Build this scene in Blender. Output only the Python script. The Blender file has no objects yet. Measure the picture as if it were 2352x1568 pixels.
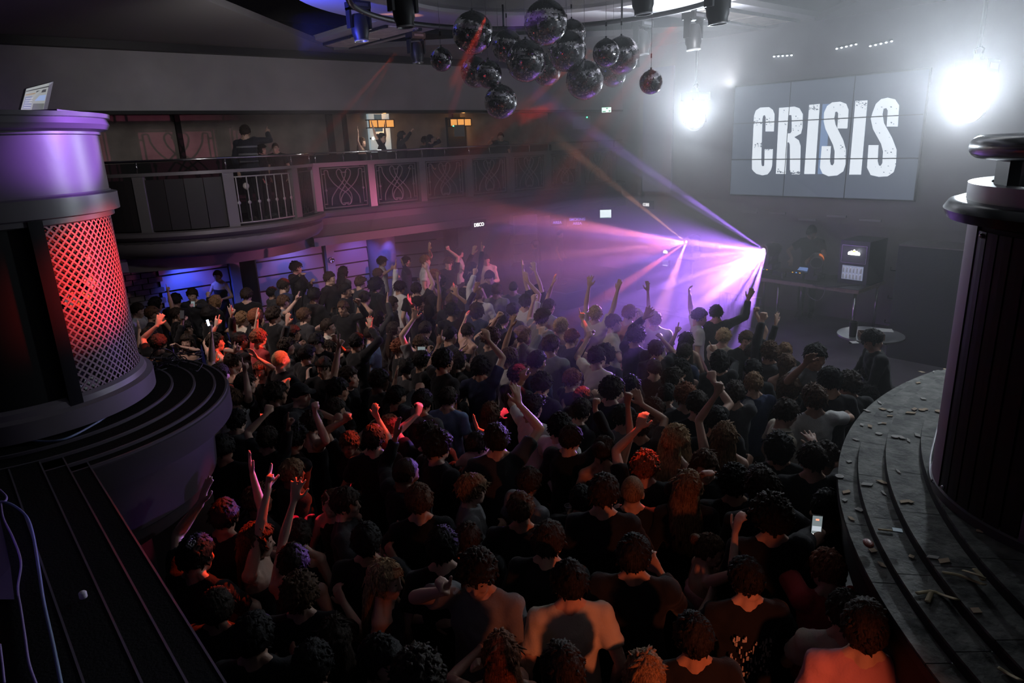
import bpy, math, random
import numpy as np
from mathutils import Vector, Matrix

random.seed(7); np.random.seed(7)
C = bpy.context.scene.collection
SC = bpy.context.scene
PI = math.pi

# ---------------------------------------------------------------- camera
RC = np.array([[0.75533656, 0.21184699, -0.62015122],
               [-0.65420643, 0.18818829, -0.73252925],
               [-0.03847892, 0.95901304, 0.28073716]])      # camera axes in the room's frame
EYE = np.array([0.0, 0.0, 4.0])
FPX = 1568.0
cam = bpy.data.cameras.new('camera'); camo = bpy.data.objects.new('camera', cam); C.objects.link(camo)
cam.sensor_width = 36; cam.lens = 24.0; cam.clip_start = 0.05; cam.clip_end = 200
m4 = Matrix.Identity(4)
for i in range(3):
    for j in range(3): m4[i][j] = RC[i][j]
m4.translation = Vector(EYE); camo.matrix_world = m4
SC.camera = camo

# ---------------------------------------------------------------- colour management, world
SC.view_settings.view_transform = 'Standard'; SC.view_settings.look = 'None'
SC.view_settings.exposure = 0.0; SC.view_settings.gamma = 1.0; SC.view_settings.use_curve_mapping = False
SC.cycles.use_denoising = True
SC.cycles.max_bounces = 4; SC.cycles.diffuse_bounces = 2; SC.cycles.glossy_bounces = 2
SC.cycles.transmission_bounces = 4; SC.cycles.volume_bounces = 0; SC.cycles.transparent_max_bounces = 6
SC.cycles.sample_clamp_indirect = 3.0
SC.cycles.use_adaptive_sampling = True; SC.cycles.adaptive_threshold = 0.05
w = bpy.data.worlds.new('world'); SC.world = w; w.use_nodes = True
w.node_tree.nodes['Background'].inputs[0].default_value = (0.10, 0.085, 0.11, 1)
w.node_tree.nodes['Background'].inputs[1].default_value = 0.02

def ray(px, py):
    return RC @ np.array([(px - 1176) / FPX, -(py - 784) / FPX, -1.0])
def atz(px, py, z):
    v = ray(px, py); return EYE + v * ((z - EYE[2]) / v[2])
def atx(px, py, x):
    v = ray(px, py); return EYE + v * (x / v[0])
def aty(px, py, y):
    v = ray(px, py); return EYE + v * (y / v[1])
def proj(P):
    c = RC.T @ (np.array(P, float) - EYE); return (1176 + FPX * c[0] / -c[2], 784 - FPX * c[1] / -c[2])

# ---------------------------------------------------------------- materials
MATS = {}
def mat(name, col, rough=0.6, metal=0.0, emit=None, es=0.0, bump=0.0, bscale=40, noise=0.0, nscale=6, spec=None, trans=0.0, alpha=1.0, sheen=0.0, col2=None):
    if name in MATS: return MATS[name]
    m = bpy.data.materials.new(name); m.use_nodes = True; nt = m.node_tree
    b = nt.nodes['Principled BSDF']
    b.inputs['Base Color'].default_value = (*col, 1); b.inputs['Roughness'].default_value = rough
    b.inputs['Metallic'].default_value = metal
    if spec is not None: b.inputs['Specular IOR Level'].default_value = spec
    if trans: b.inputs['Transmission Weight'].default_value = trans
    if alpha < 1: b.inputs['Alpha'].default_value = alpha
    if sheen: b.inputs['Sheen Weight'].default_value = sheen
    if emit: b.inputs['Emission Color'].default_value = (*emit, 1); b.inputs['Emission Strength'].default_value = es
    if bump or noise:
        tc = nt.nodes.new('ShaderNodeTexCoord')
    if noise:
        n = nt.nodes.new('ShaderNodeTexNoise'); n.inputs['Scale'].default_value = nscale; n.inputs['Detail'].default_value = 5
        nt.links.new(tc.outputs['Object'], n.inputs['Vector'])
        r = nt.nodes.new('ShaderNodeValToRGB'); r.color_ramp.elements[0].position = 0.35; r.color_ramp.elements[1].position = 0.68
        c2 = col2 or tuple(min(1, c * (1 + noise)) for c in col)
        r.color_ramp.elements[0].color = (*(c * (1 - noise * .6) for c in col), 1); r.color_ramp.elements[1].color = (*c2, 1)
        nt.links.new(n.outputs['Fac'], r.inputs[0]); nt.links.new(r.outputs[0], b.inputs['Base Color'])
    if bump:
        n = nt.nodes.new('ShaderNodeTexNoise'); n.inputs['Scale'].default_value = bscale; n.inputs['Detail'].default_value = 4
        nt.links.new(tc.outputs['Object'], n.inputs['Vector'])
        bp = nt.nodes.new('ShaderNodeBump'); bp.inputs['Strength'].default_value = bump; bp.inputs['Distance'].default_value = 0.01
        nt.links.new(n.outputs['Fac'], bp.inputs['Height']); nt.links.new(bp.outputs[0], b.inputs['Normal'])
    MATS[name] = m; return m

# ---------------------------------------------------------------- mesh builder
def V3(*a): return np.array(a, float)
def norm(v):
    n = np.linalg.norm(v); return v / n if n > 1e-9 else v
def frame(d, up=(0, 0, 1)):
    d = norm(np.array(d, float)); up = np.array(up, float)
    s = np.cross(up, d)
    if np.linalg.norm(s) < 1e-4: s = np.cross((1, 0, 0), d)
    s = norm(s); u = np.cross(d, s); return s, u, d
class MB:
    def __init__(self): self.v = []; self.f = []; self.n = 0
    def add(self, vs, fs):
        k = self.n; self.v.append(np.asarray(vs, float)); self.f += [tuple(i + k for i in f) for f in fs]; self.n += len(vs); return self
    def box(self, c, s, R=None):
        h = np.array(s, float) / 2
        v = np.array([[x, y, z] for x in (-1, 1) for y in (-1, 1) for z in (-1, 1)], float) * h
        if R is not None: v = v @ np.asarray(R).T
        return self.add(v + np.array(c, float), [(0, 1, 3, 2), (4, 6, 7, 5), (0, 4, 5, 1), (2, 3, 7, 6), (0, 2, 6, 4), (1, 5, 7, 3)])
    def bb(self, x0, x1, y0, y1, z0, z1):
        return self.box(((x0 + x1) / 2, (y0 + y1) / 2, (z0 + z1) / 2), (abs(x1 - x0), abs(y1 - y0), abs(z1 - z0)))
    def tube(self, pts, rad, seg=8, cap=True, up=(0, 0, 1), flat=None):
        pts = [np.array(p, float) for p in pts]; n = len(pts)
        if np.isscalar(rad): rad = [rad] * n
        V = []; su = None
        for i, p in enumerate(pts):
            d = pts[min(i + 1, n - 1)] - pts[max(i - 1, 0)]
            s, u, d = frame(d, up if su is None else su); su = u
            r = rad[i]; rx, ry = (r if isinstance(r, (tuple, list)) else (r, r))
            for k in range(seg):
                a = 2 * PI * k / seg; V.append(p + s * rx * math.cos(a) + u * ry * math.sin(a))
        F = [(i * seg + k, i * seg + (k + 1) % seg, (i + 1) * seg + (k + 1) % seg, (i + 1) * seg + k) for i in range(n - 1) for k in range(seg)]
        if cap:
            F.append(tuple(range(seg - 1, -1, -1))); F.append(tuple((n - 1) * seg + k for k in range(seg)))
        return self.add(V, F)
    def lathe(self, prof, c=(0, 0, 0), seg=48, a0=0, a1=2 * PI, R=None):
        full = abs(a1 - a0 - 2 * PI) < 1e-6; m = seg if full else seg + 1; V = []
        for r, z in prof:
            for k in range(m):
                a = a0 + (a1 - a0) * k / seg; V.append((r * math.cos(a), r * math.sin(a), z))
        V = np.array(V)
        if R is not None: V = V @ np.asarray(R).T
        F = []
        for i in range(len(prof) - 1):
            for k in range(seg):
                k2 = (k + 1) % m if full else k + 1
                F.append((i * m + k, i * m + k2, (i + 1) * m + k2, (i + 1) * m + k))
        return self.add(V + np.array(c, float), F)
    def ell(self, c, r, R=None, nu=14, nv=10):
        V = [(0, 0, -1)]
        for j in range(1, nv):
            t = PI * j / nv - PI / 2
            for k in range(nu): a = 2 * PI * k / nu; V.append((math.cos(t) * math.cos(a), math.cos(t) * math.sin(a), math.sin(t)))
        V.append((0, 0, 1)); V = np.array(V) * np.array(r, float)
        if R is not None: V = V @ np.asarray(R).T
        F = [(0, 1 + (k + 1) % nu, 1 + k) for k in range(nu)]
        for j in range(nv - 2):
            for k in range(nu):
                a = 1 + j * nu; b = a + nu; F.append((a + k, a + (k + 1) % nu, b + (k + 1) % nu, b + k))
        t = 1 + (nv - 2) * nu; F += [(t + k, t + (k + 1) % nu, len(V) - 1) for k in range(nu)]
        return self.add(V + np.array(c, float), F)
    def prism(self, poly, z0, z1):
        n = len(poly); V = [(x, y, z0) for x, y in poly] + [(x, y, z1) for x, y in poly]
        return self.add(V, [tuple(range(n - 1, -1, -1)), tuple(range(n, 2 * n))] + [(i, (i + 1) % n, n + (i + 1) % n, n + i) for i in range(n)])
    def mesh(self, name, m=None, smooth=False):
        me = bpy.data.meshes.new(name)
        V = np.concatenate(self.v) if self.v else np.zeros((0, 3))
        me.from_pydata(V.tolist(), [], self.f); me.update()
        if m is not None: me.materials.append(m)
        if smooth: me.polygons.foreach_set('use_smooth', [True] * len(me.polygons))
        return me
    def build(self, name, m=None, parent=None, smooth=False, label=None, cat=None, group=None, kind=None, loc=None, rz=None, ang=None):
        o = bpy.data.objects.new(name, self.mesh(name, m, smooth or ang is not None)); C.objects.link(o)
        if ang is not None:
            try: o.data.set_sharp_from_angle(angle=math.radians(ang))
            except Exception: pass
        return fin(o, parent, label, cat, group, kind, loc, rz)
def fin(o, parent=None, label=None, cat=None, group=None, kind=None, loc=None, rz=None):
    if parent is not None: o.parent = parent
    if label: o['label'] = label
    if cat: o['category'] = cat
    if group: o['group'] = group
    if kind: o['kind'] = kind
    if loc is not None: o.location = [float(q) for q in loc]
    if rz is not None: o.rotation_euler = (0, 0, rz)
    return o
def thing(name, label, cat, loc=(0, 0, 0), rz=0, group=None, kind=None):
    o = bpy.data.objects.new(name, None); C.objects.link(o); o.empty_display_size = .1
    return fin(o, None, label, cat, group, kind, loc, rz)
def obj(name, me, parent=None, loc=None):
    o = bpy.data.objects.new(name, me); C.objects.link(o)
    return fin(o, parent, loc=loc)
def smooth_path(P, n=8):
    P = [np.array(p, float) for p in P]; out = []
    Q = [2 * P[0] - P[1]] + P + [2 * P[-1] - P[-2]]
    for i in range(1, len(Q) - 2):
        for k in range(n):
            t = k / n; a, b, c, d = Q[i - 1], Q[i], Q[i + 1], Q[i + 2]
            out.append(.5 * ((2 * b) + (-a + c) * t + (2 * a - 5 * b + 4 * c - d) * t * t + (-a + 3 * b - 3 * c + d) * t ** 3))
    out.append(P[-1]); return out
def spot(name, pos, tgt, power, col, angle, blend=.3, size=.03, parent=None):
    l = bpy.data.lights.new(name, 'SPOT'); l.energy = power; l.color = col; l.spot_size = math.radians(angle); l.spot_blend = blend; l.shadow_soft_size = size
    o = bpy.data.objects.new(name, l); C.objects.link(o)
    d = Vector(np.array(tgt, float) - np.array(pos, float)); o.location = [float(q) for q in pos]
    o.rotation_euler = d.to_track_quat('-Z', 'Y').to_euler(); return o
def point(name, pos, power, col, size=.05):
    l = bpy.data.lights.new(name, 'POINT'); l.energy = power; l.color = col; l.shadow_soft_size = size
    o = bpy.data.objects.new(name, l); C.objects.link(o); o.location = [float(q) for q in pos]; return o
def area(name, pos, tgt, power, col, sx, sy):
    l = bpy.data.lights.new(name, 'AREA'); l.energy = power; l.color = col; l.shape = 'RECTANGLE'; l.size = sx; l.size_y = sy
    o = bpy.data.objects.new(name, l); C.objects.link(o); o.location = [float(q) for q in pos]
    d = Vector(np.array(tgt, float) - np.array(pos, float)); o.rotation_euler = d.to_track_quat('-Z', 'Y').to_euler(); return o
# ================================================================ people
from mathutils import noise as mnoise
JOBS = []      # (mesh name, MB, voxel, smooth iterations, material, wrinkle)  all remeshed in one go
def job(name, mb, vox, it, m, wr=0.0):
    me = bpy.data.meshes.new(name); JOBS.append([me, mb, vox, it, m, wr]); return me
def run_jobs():
    tmp = []
    for me, mb, vox, it, m, wr in JOBS:
        src = mb.mesh('tmp')
        o = bpy.data.objects.new('tmp', src); C.objects.link(o)
        r = o.modifiers.new('r', 'REMESH'); r.mode = 'VOXEL'; r.voxel_size = vox; r.use_smooth_shade = True
        if it:
            s = o.modifiers.new('s', 'SMOOTH'); s.iterations = it; s.factor = .5
        tmp.append(o)
    dg = bpy.context.evaluated_depsgraph_get(); dg.update()
    for o, (me, mb, vox, it, m, wr) in zip(tmp, JOBS):
        ev = o.evaluated_get(dg); t = ev.to_mesh()
        n = len(t.vertices); co = np.empty(n * 3, np.float32); t.vertices.foreach_get('co', co)
        if wr:
            co = co.reshape(-1, 3); no = np.empty(n * 3, np.float32); t.vertices.foreach_get('normal', no); no = no.reshape(-1, 3)
            q = co * 1.0; ph = (co[:, 0] * 31.7 + co[:, 1] * 17.3)
            d = np.sin(q[:, 2] * 38 + 5 * np.sin(q[:, 1] * 17 + q[:, 0] * 9)) * .5 + np.sin(q[:, 1] * 46 + q[:, 2] * 23 + 3 * np.sin(q[:, 2] * 19)) * .5
            co = (co + no * (d * wr)[:, None]).astype(np.float32).reshape(-1)
        npo = len(t.polygons); ls = np.empty(npo, np.int32); t.polygons.foreach_get('loop_start', ls)
        nl = len(t.loops); vi = np.empty(nl, np.int32); t.loops.foreach_get('vertex_index', vi)
        me.vertices.add(n); me.vertices.foreach_set('co', co)
        me.loops.add(nl); me.loops.foreach_set('vertex_index', vi)
        me.polygons.add(npo); me.polygons.foreach_set('loop_start', ls)
        me.update(calc_edges=True); me.polygons.foreach_set('use_smooth', np.ones(npo, bool))
        me.materials.append(m); ev.to_mesh_clear()
    for o in tmp:
        d = o.data; bpy.data.objects.remove(o); bpy.data.meshes.remove(d)
    JOBS.clear()

def Rz(a): c, s = math.cos(a), math.sin(a); return np.array([[c, -s, 0], [s, c, 0], [0, 0, 1.]])
def Ry(a): c, s = math.cos(a), math.sin(a); return np.array([[c, 0, s], [0, 1, 0], [-s, 0, c]])
def Rx(a): c, s = math.cos(a), math.sin(a); return np.array([[1, 0, 0], [0, c, -s], [0, s, c]])

UP, FO = .285, .255
def ik(S, W, pole):
    v = W - S; L = np.linalg.norm(v); Lm = (UP + FO) * .995
    if L > Lm: W = S + v / L * Lm; L = Lm
    if L < .14: W = S + norm(v) * .14; L = .14
    d = norm(W - S); a = (UP * UP - FO * FO + L * L) / (2 * L); h = math.sqrt(max(UP * UP - a * a, 0))
    p = np.array(pole, float); p = p - d * (p @ d); p = norm(p)
    return S + d * a + p * h, W
def hand(mb, Wp, d, nrm, side, pose, k=1.0):
    # Wp wrist, d pointing direction, nrm palm normal, side = unit vector towards the thumb
    d = norm(d); nrm = norm(nrm - d * (nrm @ d)); side = norm(np.cross(d, nrm)) * (1 if np.cross(d, nrm) @ side >= 0 else -1)
    mb.tube([Wp - d * .02, Wp + d * .015, Wp + d * .05, Wp + d * .088], [(.025 * k, .02 * k), (.03 * k, .018 * k), (.041 * k, .017 * k), (.04 * k, .013 * k)], 10, up=side) if False else None
    pts = [Wp - d * .02, Wp + d * .015, Wp + d * .05, Wp + d * .09]; rr = [(.024, .021), (.029, .018), (.039, .017), (.039, .013)]
    V = []; seg = 10
    for p, (ra, rb) in zip(pts, rr):
        for q in range(seg): a = 2 * PI * q / seg; V.append(p + side * ra * k * math.cos(a) + nrm * rb * k * math.sin(a))
    F = [(i * seg + q, i * seg + (q + 1) % seg, (i + 1) * seg + (q + 1) % seg, (i + 1) * seg + q) for i in range(3) for q in range(seg)]
    F += [tuple(range(seg - 1, -1, -1)), tuple(3 * seg + q for q in range(seg))]; mb.add(V, F)
    curl = {'open': [.08] * 4, 'spread': [.06] * 4, 'relax': [.45, .5, .6, .65], 'fist': [1.45] * 4, 'point': [.05, 1.45, 1.5, 1.5],
            'horns': [.08, 1.45, 1.45, .1], 'hold': [.85, .9, .95, 1.0], 'peace': [.05, .08, 1.45, 1.5]}[pose]
    spread = {'spread': .36, 'open': .22}.get(pose, .05)
    for i, L in enumerate((.074, .082, .077, .060)):
        off = (.030, .010, -.010, -.029)[i]; p = Wp + d * (.088 if i != 3 else .08) + side * off * k
        dd = norm(d + side * (off * spread * 33)); P = [p - dd * .02, p]; a = 0
        for j, fr in enumerate((.45, .30, .25)):
            a += curl[i] * (1.0 if j < 2 else .6); c = math.cos(a); s_ = math.sin(a)
            p = p + (dd * c + nrm * s_) * L * fr * k; P.append(p)
        mb.tube(P, [.0105 * k, .0105 * k, .0102 * k, .0098 * k, .009 * k], 6, up=tuple(side))
    tb = Wp + d * .02 + side * .022
    if pose in ('fist', 'point', 'horns', 'hold', 'peace'): td = [norm(side * .55 + d * .75 + nrm * .55), norm(-side * .35 + d * .6 + nrm * .55)]
    else: td = [norm(side * .75 + d * .62 + nrm * .15), norm(side * .4 + d * .9 + nrm * .1)]
    mb.tube([tb, tb + td[0] * .045, tb + td[0] * .045 + td[1] * .032, tb + td[0] * .045 + td[1] * .055], [.016 * k, .0135 * k, .012 * k, .010 * k], 6)

def head_rad(D):
    x, y, z = D[:, 0], D[:, 1], D[:, 2]
    r = 1 / np.sqrt((x / .098) ** 2 + (y / .077) ** 2 + (z / .118) ** 2)
    low = np.clip(-z, 0, 1); r = r * (1 - .17 * low * (np.abs(y) > 0) * np.abs(y) * 2) * (1 - .22 * low * np.clip(-x, 0, 1))
    r = r * (1 + .06 * np.clip(z, 0, 1) * np.clip(-x, 0, 1))
    return r
def sphere_dirs(nu, nv):
    m = MB(); m.ell((0, 0, 0), (1, 1, 1), None, nu, nv); return m.v[0], m.f
NECK = V3(-.012, 0, 1.47)
def head_frame(sp):
    R = Rz(sp.get('hy', 0)) @ Ry(sp.get('hp', 0)) @ Rx(sp.get('hr', 0))
    lean = V3(*sp.get('lean', (0, 0)), 0)
    return R, V3(.018, 0, 1.598) + lean + (R @ V3(0.0, 0, .03) - V3(0, 0, .03))
def build_head(mb, R, c, nu=24, nv=18):
    D, F = sphere_dirs(nu, nv); P = D * head_rad(D)[:, None]
    mb.add(P @ R.T + c, F)
    T = lambda *p: R @ V3(*p) + c
    for p, r in [((.078, 0, .028), (.018, .05, .011)), ((.064, .034, -.026), (.027, .026, .026)), ((.064, -.034, -.026), (.027, .026, .026)),
                 ((.064, 0, -.094), (.022, .028, .018)), ((.035, 0, -.066), (.052, .054, .042)), ((.084, 0, -.058), (.016, .025, .010)), ((.086, 0, -.074), (.011, .02, .008)),
                 ((-.004, .079, -.008), (.019, .010, .032)), ((-.004, -.079, -.008), (.019, .010, .032)), ((-.01, 0, -.07), (.07, .058, .045))]:
        mb.ell(T(*p), r, R, 10, 7)
    mb.tube([T(.082, 0, .022), T(.096, 0, -.008), T(.107, 0, -.03), T(.092, 0, -.038)], [.008, .0095, .0125, .012], 6)
def body_mb(sp):
    mb = MB(); g = sp.get('g', 1.0); lean = V3(*sp.get('lean', (0, 0)), 0)
    L = lambda z: lean * max(0, (z - .95) / .5)
    zs = [.86, .95, 1.02, 1.10, 1.18, 1.28, 1.37, 1.43, 1.475]
    wd = [.12, .160, .158, .135, .138, .158, .168, .14, .07]; dp = [.08, .108, .105, .094, .098, .112, .104, .078, .058]
    if sp.get('f'): wd = [.12, .165, .155, .118, .122, .140, .145, .12, .058]; dp = [.08, .112, .10, .084, .095, .112, .094, .068, .05]
    mb.tube([V3(0, 0, z) + L(z) for z in zs], [(a * g, b * g) for a, b in zip(wd, dp)], 18)
    R, hc = head_frame(sp)
    mb.tube([V3(-.015, 0, 1.43) + L(1.43), V3(-.01, 0, 1.50) + L(1.5), hc + R @ V3(-.012, 0, -.05)], [.062 * g, .052 * g, .056], 12)
    for q in (1, -1): mb.tube([V3(-.012, q * .025, 1.525) + L(1.5), V3(-.01, q * .085, 1.465) + L(1.46), V3(0, q * .14, 1.425) + L(1.42)], [.028, .032 * g, .038 * g], 8)
    build_head(mb, R, hc)
    J = {}
    sw = .150 if sp.get('f') else .172
    for sd, key in ((1, 'l'), (-1, 'r')):
        a = sp.get(key) or dict(w=(.06, sd * .26, .90), pose='relax')
        S = V3(0, sd * sw * g, 1.405) + L(1.4); W = np.array(a['w'], float)
        if W[2] > 1.4: S = S + V3(.0, -sd * .018, .04)
        pole = a.get('pole') or ((-.3, sd * .8, -.7) if W[2] > 1.3 else (-.9, sd * .5, -.2))
        E, W = ik(S, W, pole)
        k = .86 if sp.get('f') else 1.0
        mb.ell(S, (.058 * g * k + .004, .056 * g * k + .004, .06 * g * k), None, 12, 8)
        mb.tube([L(1.38) + V3(0, sd * .08, 1.38), S + V3(0, -sd * .01, -.01)], [.07 * g, .055 * g * k], 10)
        mb.tube([S, S + (E - S) * .3, S + (E - S) * .7, E], [.052 * k * g, .049 * k * g, .041 * k * g, .036 * k], 10)
        mb.tube([E, E + (W - E) * .25, E + (W - E) * .7, W], [.037 * k, .039 * k, .029 * k, .024 * k], 10)
        mb.ell(E, (.037 * k,) * 3, None, 8, 6)
        d = norm(W - E)
        if 'hd' in a: d = norm(d * .35 + norm(np.array(a['hd'], float)))
        nrm = np.array(a.get('n') or (1, 0, 0.2) , float)
        if abs(norm(nrm) @ d) > .9: nrm = V3(0, -sd, .2)
        hand(mb, W, d, nrm, V3(0, -sd, 0) if W[2] > 1.2 else V3(1, 0, 0), a.get('pose', 'relax'), .92 if sp.get('f') else 1.03)
        J[key] = (S, E, W)
    return mb, J, R, hc
def top_mb(sp, J):
    mb = MB(); g = sp.get('g', 1.0); lean = V3(*sp.get('lean', (0, 0)), 0); kind = sp.get('top', 'tee'); L = lambda z: lean * max(0, (z - .95) / .5)
    t = .012 if kind in ('tee', 'vest') else .02
    zs = [.84, .90, 1.0, 1.10, 1.18, 1.28, 1.37, 1.43, 1.475]
    wd = [.172, .178, .172, .155, .155, .170, .176, .150, .088]; dp = [.122, .125, .12, .11, .112, .122, .113, .088, .068]
    if sp.get('f'): wd = [.165, .176, .166, .132, .136, .152, .152, .12, .07]; dp = [.12, .124, .112, .096, .108, .122, .102, .075, .06]
    if kind == 'vest': zs, wd, dp = zs[:-1], wd[:-2] + [.075], dp[:-2] + [.075]; 
    if kind == 'strap': zs = zs[:6] + [1.32]; wd = wd[:6] + [.148]; dp = dp[:6] + [.112]
    mb.tube([V3(0, 0, z) + L(z) for z in zs], [((a + t - .012) * g, (b + t - .012) * g) for a, b in zip(wd, dp)], 20)
    if kind in ('tee', 'long', 'hood'):
        for sd, key in ((1, 'l'), (-1, 'r')):
            S, E, W = J[key]; k = .88 if sp.get('f') else 1.0
            mb.ell(S, ((.062 + t) * g * k,) * 3, None, 12, 8)
            mb.tube([L(1.38) + V3(0, sd * .07, 1.38), S], [.078 * g, .064 * g * k], 10)
            mb.tube([V3(-.012, sd * .052, 1.492) + L(1.48), V3(-.01, sd * .09, 1.462) + L(1.46), V3(0, sd * .14, 1.425) + L(1.42)], [.030, .042 * g, .052 * g], 8)
            if kind == 'tee':
                mb.tube([S, S + (E - S) * .62], [(.056 + t) * k * g, (.056 + t) * k * g], 12)
            else:
                mb.tube([S, S + (E - S) * .5, E, E + (W - E) * .5, E + (W - E) * .92], [(.05 + t) * k, (.042 + t) * k, (.037 + t) * k, (.033 + t) * k, (.026 + t) * k], 12)
                mb.ell(E, ((.037 + t) * k,) * 3, None, 8, 6)
        if kind == 'hood':
            mb.ell(L(1.43) + V3(-.075, 0, 1.44), (.05, .10, .055), None, 12, 8)
            mb.tube([L(1.44) + V3(-.06, .09, 1.46), L(1.44) + V3(.03, .08, 1.45), L(1.44) + V3(.07, 0, 1.42), L(1.44) + V3(.03, -.08, 1.45), L(1.44) + V3(-.06, -.09, 1.46)], .022, 8)
    return mb
def hair_mb(sp, R, hc, fine=1):
    style = sp.get('hair', 'short'); seed = sp.get('seed', 1) * 3.17
    if style == 'none': return None
    mb = MB(); nu, nv = (56, 40) if fine > 1 else (36, 26)
    D, F = sphere_dirs(nu, nv); r0 = head_rad(D); x, y, z = D[:, 0], D[:, 1], D[:, 2]
    P = dict(short=(.022, -.38, .42, .006), crop=(.008, -.42, .50, .002), curly=(.034, -.32, .34, .018), afro=(.052, -.45, .32, .024), fringe=(.030, -.36, .16, .006),
             long=(.022, -.75, .46, .008), bun=(.012, -.45, .48, .006), cap=(.014, -.05, .18, .0), quiff=(.026, -.36, .40, .010), bob=(.034, -.9, .34, .008))[style]
    t, back, front, am = P
    sm = lambda e0, e1, v: np.clip((v - e0) / (e1 - e0), 0, 1) ** 2 * (3 - 2 * np.clip((v - e0) / (e1 - e0), 0, 1))
    line = np.where(x > .15, back + (front - back) * sm(.1, .55, x), back)          # hairline height by how far forward
    if style in ('long', 'bob'): line = np.where((x > .1), back + (front - back) * sm(.35, .62, x), back)
    m = sm(line - .07, line + .05, z)
    ny = np.array([mnoise.noise(Vector((d[0] * 4 + seed, d[1] * 4, d[2] * 4))) for d in D]); nf = np.array([mnoise.noise(Vector((d[0] * 11 + seed, d[1] * 11, d[2] * 9))) for d in D])
    th = t * (1 + .35 * ny) + am * nf * 1.4
    if style in ('short', 'quiff', 'fringe', 'long', 'bob', 'bun'): th = th + .0035 * np.sin(np.arctan2(y, x + .15) * 26 + ny * 8)
    if style == 'quiff': th = th + .022 * sm(.2, .8, x) * sm(.3, .7, z)
    if style == 'fringe': th = th + .008 * sm(.3, .8, x)
    th = th * (.45 + .55 * sm(-.5, .5, z)) if style not in ('long', 'afro', 'bob') else th
    r = (r0 + np.maximum(th, .004)) * m + (r0 - .022) * (1 - m)
    mb.add((D * r[:, None]) @ R.T + hc, F)
    T = lambda *p: R @ V3(*p) + hc
    if style == 'long':
        ln = sp.get('ln', .42); B = V3(-.1, 0, 0)
        n = 9; V = []; seg = 30
        for i in range(n):
            f = i / (n - 1); zz = .02 - f * (ln + .02); back_ = -.052 - .05 * math.sin(min(f * 2.2, 1.57)) - .015 * f
            wdt = .082 + .035 * math.sin(f * 2.2) - .03 * f * f; dpt = .048 - .02 * f
            c = hc + (R if f < .3 else Rz(sp.get('hy', 0) * .6)) @ V3(back_, 0, zz)
            for k in range(seg):
                a = 2 * PI * k / seg; w_ = 1 + .10 * math.sin(k * 2.9 + seed + f * 3) + .06 * math.sin(k * 7.1 + f * 5)
                V.append(c + R @ V3(dpt * math.cos(a) * w_, wdt * math.sin(a) * w_, .012 * math.sin(k * 1.7 + seed)))
        Fc = [(i * seg + k, i * seg + (k + 1) % seg, (i + 1) * seg + (k + 1) % seg, (i + 1) * seg + k) for i in range(n - 1) for k in range(seg)]
        Fc += [tuple(range(seg - 1, -1, -1)), tuple((n - 1) * seg + k for k in range(seg))]; mb.add(V, Fc)
    if style in ('short', 'quiff', 'curly', 'fringe', 'afro', 'long', 'bob', 'bun') and fine > 0:
        rn = random.Random(int(seed * 100)); idx = np.where(m > .8)[0]; cr = norm(V3(-.25, .1, 1))
        cnt = {'long': 60, 'bob': 60, 'bun': 50, 'curly': 150, 'afro': 170}.get(style, 130) if fine > 1 else {'long': 26, 'bob': 26, 'bun': 20}.get(style, 48)
        for _ in range(cnt):
            i = int(rn.choice(idx)); d = norm(D[i] + V3(rn.gauss(0, .1), rn.gauss(0, .1), rn.gauss(0, .1))); rr_ = r[i]
            tn = norm(d * (d @ cr) - cr) if abs(d @ cr) < .98 else norm(V3(rn.gauss(0, 1), rn.gauss(0, 1), 0))
            if style in ('quiff', 'fringe') and d[0] > .2: tn = norm(V3(1, rn.gauss(0, .3), .5 if style == 'quiff' else -.6))
            tn = norm(tn + V3(rn.gauss(0, .25), rn.gauss(0, .25), rn.gauss(0, .15)))
            L_ = {'long': .06, 'bob': .06, 'bun': .04, 'curly': .030, 'afro': .034, 'short': .034, 'quiff': .040, 'fringe': .05}[style] * rn.uniform(.7, 1.2); out = {'curly': .42, 'afro': .5, 'quiff': .12, 'short': .03}.get(style, .02)
            p0 = d * (rr_ - .010); p1 = p0 + (tn + d * out) * L_ * .5; p2 = p1 + norm(tn * (.4 if style in ('curly', 'afro') else 1) + d * (-.25) + V3(rn.gauss(0, .3), rn.gauss(0, .3), rn.gauss(0, .3))) * L_ * .55
            w_ = rn.uniform(.008, .014); mb.tube([R @ p0 + hc, R @ p1 + hc, R @ p2 + hc], [(w_, w_ * .6), (w_ * .85, w_ * .5), (.0015, .0015)], 5, up=tuple(R @ d))
    if style == 'bun': mb.ell(T(-.10, 0, .07), (.04, .042, .04), R, 14, 10)
    if style == 'cap': mb.tube([T(.06, 0, .055), T(.115, 0, .045), T(.165, 0, .032)], [(.065, .012), (.07, .008), (.045, .006)], 14, up=tuple(R @ V3(0, 0, 1)))
    return mb

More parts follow.
